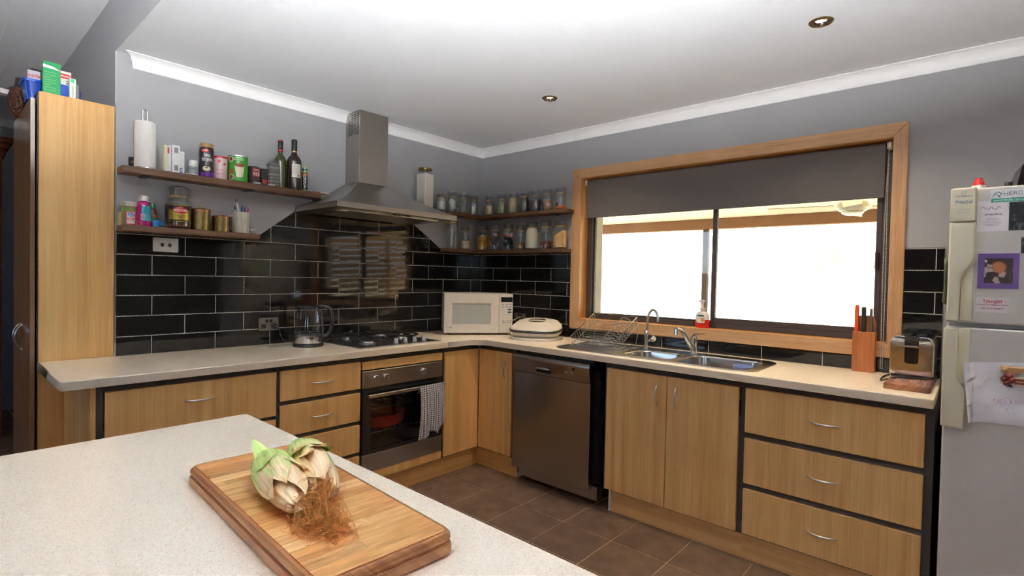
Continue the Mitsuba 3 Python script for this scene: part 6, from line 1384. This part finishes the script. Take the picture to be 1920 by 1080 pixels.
while y < hl - .012:
    h_ = g3.uniform(.020, .036); y2 = min(y + h_, hl - .0112)
    if hl - .0112 - y2 < .012: y2 = hl - .0112
    cuts = [-hw] + sorted(g3.uniform(-hw * .8, hw * .8, g3.integers(0, 2))) + [hw]
    for a, b in zip(cuts[:-1], cuts[1:]):
        pg = sbox(a + .00015, y + .00015, b - .00015, y2 - .00015).intersection(inner)
        if pg.is_empty: continue
        m = prism(pg, BT - .0025, BT - .0002 + g3.uniform(0, .0002)); off = g3.random() * 60
        v = np.asarray(m.vertices)
        M_ = tf(m, BM)
        part(cbd, 'stave', mikit.ply(M_, ('mat_stave', 'mat_stave', 'mat_stave_light', 'mat_stave', 'mat_stave_dark')[g3.integers(5)], smooth=False, uv=np.c_[v[:, 0] + off * .37, v[:, 1] + off]), None)
    y = y2
corn_mats = None
def ear(label, p0, p1, r, seed, stub):
    g = np.random.default_rng(seed); e = thing('corn_cob', label, 'corn', 'cobs of corn on the board')
    p0, p1 = np.array(p0, float), np.array(p1, float); ax = p1 - p0; L = np.linalg.norm(ax); ax /= L
    sx_ = np.cross(ax, [0, 0, 1]); sx_ /= np.linalg.norm(sx_); sz_ = np.cross(sx_, ax)
    def rad(s): return r * (max(0.0, 1 - ((s - .36) / .66) ** 2) ** .55 if s > .36 else .50 + .50 * math.sin(math.pi / 2 * max(0, s) / .36))
    def surf(s, a, o): 
        R = rad(s) + o
        return p0 + ax * (s * L) + (sx_ * math.cos(a) + sz_ * math.sin(a) * .94) * R
    nu, nv = 40, 48; v, uv = [], []
    for i in range(nu + 1):
        s = i / nu * .985
        for j in range(nv):
            a = j / nv * 6.2832; o = .0012 * math.sin(a * 11 + 2 * s) + .003 * (meshkit.noise(np.array([math.cos(a) * 2, math.sin(a) * 2, s * 5 + seed])) - .5)
            v.append(surf(s, a, o)); uv.append((s, a / 6.2832))
    f = []
    for i in range(nu):
        for j in range(nv):
            q = (j + 1) % nv; f += [(i * nv + j, (i + 1) * nv + q, i * nv + q), (i * nv + j, (i + 1) * nv + j, (i + 1) * nv + q)]
    for ii in (0, nu):
        c = len(v); v.append(np.mean(v[ii * nv:(ii + 1) * nv], 0)); uv.append((ii / nu, 0))
        for j in range(nv): f.append((c, ii * nv + j, ii * nv + (j + 1) % nv))
    part(e, 'husk', mesh(v, f), 'mat_husk', smooth=True, uv=np.array(uv))
    # outer husk leaves: (start, end, mid angle, half width, lift at the end, tone shift)
    for q, (s0, s1, am, wd, lift, tone) in enumerate(stub['leaves']):
        nl, nw = 22, 12; v, uv = [], []
        for i in range(nl + 1):
            t = i / nl; s = s0 + (s1 - s0) * t; w = wd * (math.sin(math.pi * min(1, .20 + .80 * t)) ** .6 if t > .35 else 1.0) * (1 if t < .98 else .15)
            w = wd * max(.03, (1 - ((t - .3) / .7) ** 2.4 if t > .3 else 1))
            for j in range(nw + 1):
                b = 2 * j / nw - 1; a = am + w * b + .10 * math.sin(t * 3 + q)
                o = .0016 + .0008 * q + lift * max(0, t - .55) ** 2 * 4.9 + .0035 * b * b * t + .0022 * (meshkit.noise(np.array([t * 6, b * 3, q + seed * 3.0])) - .5) + .0008 * math.sin(b * 14)
                P = surf(min(s, 1.06), a, o) if s <= 1 else surf(1, a, o) + ax * ((s - 1) * L)
                if P[2] < BT + .0012: P = np.array([P[0], P[1], BT + .0012 + .0004 * abs(b)])
                v.append(P); uv.append((s + tone, (b + 1) * .2 + q * .37))
        f = []
        for i in range(nl):
            for j in range(nw):
                a = i * (nw + 1) + j; f += [(a, a + 1, a + nw + 2), (a, a + nw + 2, a + nw + 1)]
        part(e, 'husk_leaf', mesh(v, f), 'mat_husk', smooth=True, uv=np.array(uv))
    # green point at the stalk end
    if stub.get('point') is not None:
        t0 = np.array(stub['point'], float); rows, uv = [], []
        for i in range(13):
            t = i / 12; c = p0 + ax * (.02 + .05 * (1 - t)) + (t0 - p0) * t
            w = .026 * (1 - t) ** .7 + .0006
            for j in range(9):
                b = 2 * j / 8 - 1
                rows.append(c + sx_ * w * b + ax * (.010 * b * b) * (1 - t) ); uv.append((-.1 + .1 * t, b * .3))
        f = []
        for i in range(12):
            for j in range(8): a = i * 9 + j; f += [(a, a + 1, a + 10), (a, a + 10, a + 9)]
        part(e, 'stalk_leaf', mesh(rows, f), 'mat_husk', smooth=True, uv=np.array(uv), label='pointed green leaf at the stalk')
    # silk
    ms, cs = [], []
    for q in range(stub['n']):
        a = g.uniform(0, 6.28); st = surf(stub['from'] + g.uniform(-.03, .03), g.normal(stub['ang'], .8), -.004)
        c = np.array(stub['mid']) + g.normal(size=3) * [.011, .013, .006]; en = np.array(stub['end']) + g.normal(size=3) * [.015, .023, .0]
        c2 = (c + en) / 2 + g.normal(size=3) * [.011, .013, .007]
        en[2] = BT + .002 + abs(g.normal()) * .012
        c[2] = max(c[2], BT + .010); c2[2] = max(c2[2], BT + .004)
        pts = spline([st, c, c2, en], 14); w = g.normal(size=(3,)) * 6
        pts += .0024 * np.sin(np.linspace(0, 1, 14)[:, None] * g.uniform(8, 20, 3) + w) * np.linspace(.1, 1, 14)[:, None]
        pts[:, 2] = np.maximum(pts[:, 2], BT + .0008)
        ms.append(tube(pts, .00042, 3, False)); cs.append(np.tile(np.array(S(196, 132, 68)) * g.uniform(.5, 1.3), (len(ms[-1].vertices), 1)))
    part(e, 'silk', ms, 'mat_matte', smooth=True, stuff=True, color=np.vstack(cs), label='dry brown corn silk')
hz = BT + .0345
ear('cob of corn with a green stalk end and straw tip, farther from the island edge', (-2.727, -2.165, hz), (-2.774, -2.398, hz - .010), .0345, 1,
    dict(point=(-2.742, -2.135, hz + .040), n=150, ang=.9, mid=(-2.754, -2.392, BT + .022), end=(-2.764, -2.448, 0), **{'from': .95},
         leaves=[(.02, .66, 2.35, .95, .010, .10), (.04, .50, .9, 1.0, .004, -.2), (.12, .86, 1.35, .72, .006, -.04), (.30, .90, .45, .7, .010, .15), (.42, 1.0, 1.95, .75, .008, .12)]))
ear('cob of corn with loose papery husk leaves, nearer the island edge', (-2.653, -2.150, hz + .001), (-2.712, -2.390, hz - .008), .0345, 2,
    dict(point=None, n=150, ang=2.0, mid=(-2.738, -2.392, BT + .030), end=(-2.757, -2.466, 0), **{'from': .93},
         leaves=[(.02, .52, 2.0, .9, .012, -.12), (.03, .55, 1.0, .55, .020, .22), (.10, .62, .35, .40, .040, .3), (.20, .70, 1.25, .45, .022, .3), (.16, .60, 1.8, .5, .018, .25), (.38, .98, 1.1, .9, .008, .16), (.50, 1.05, .45, .5, .026, .3)]))
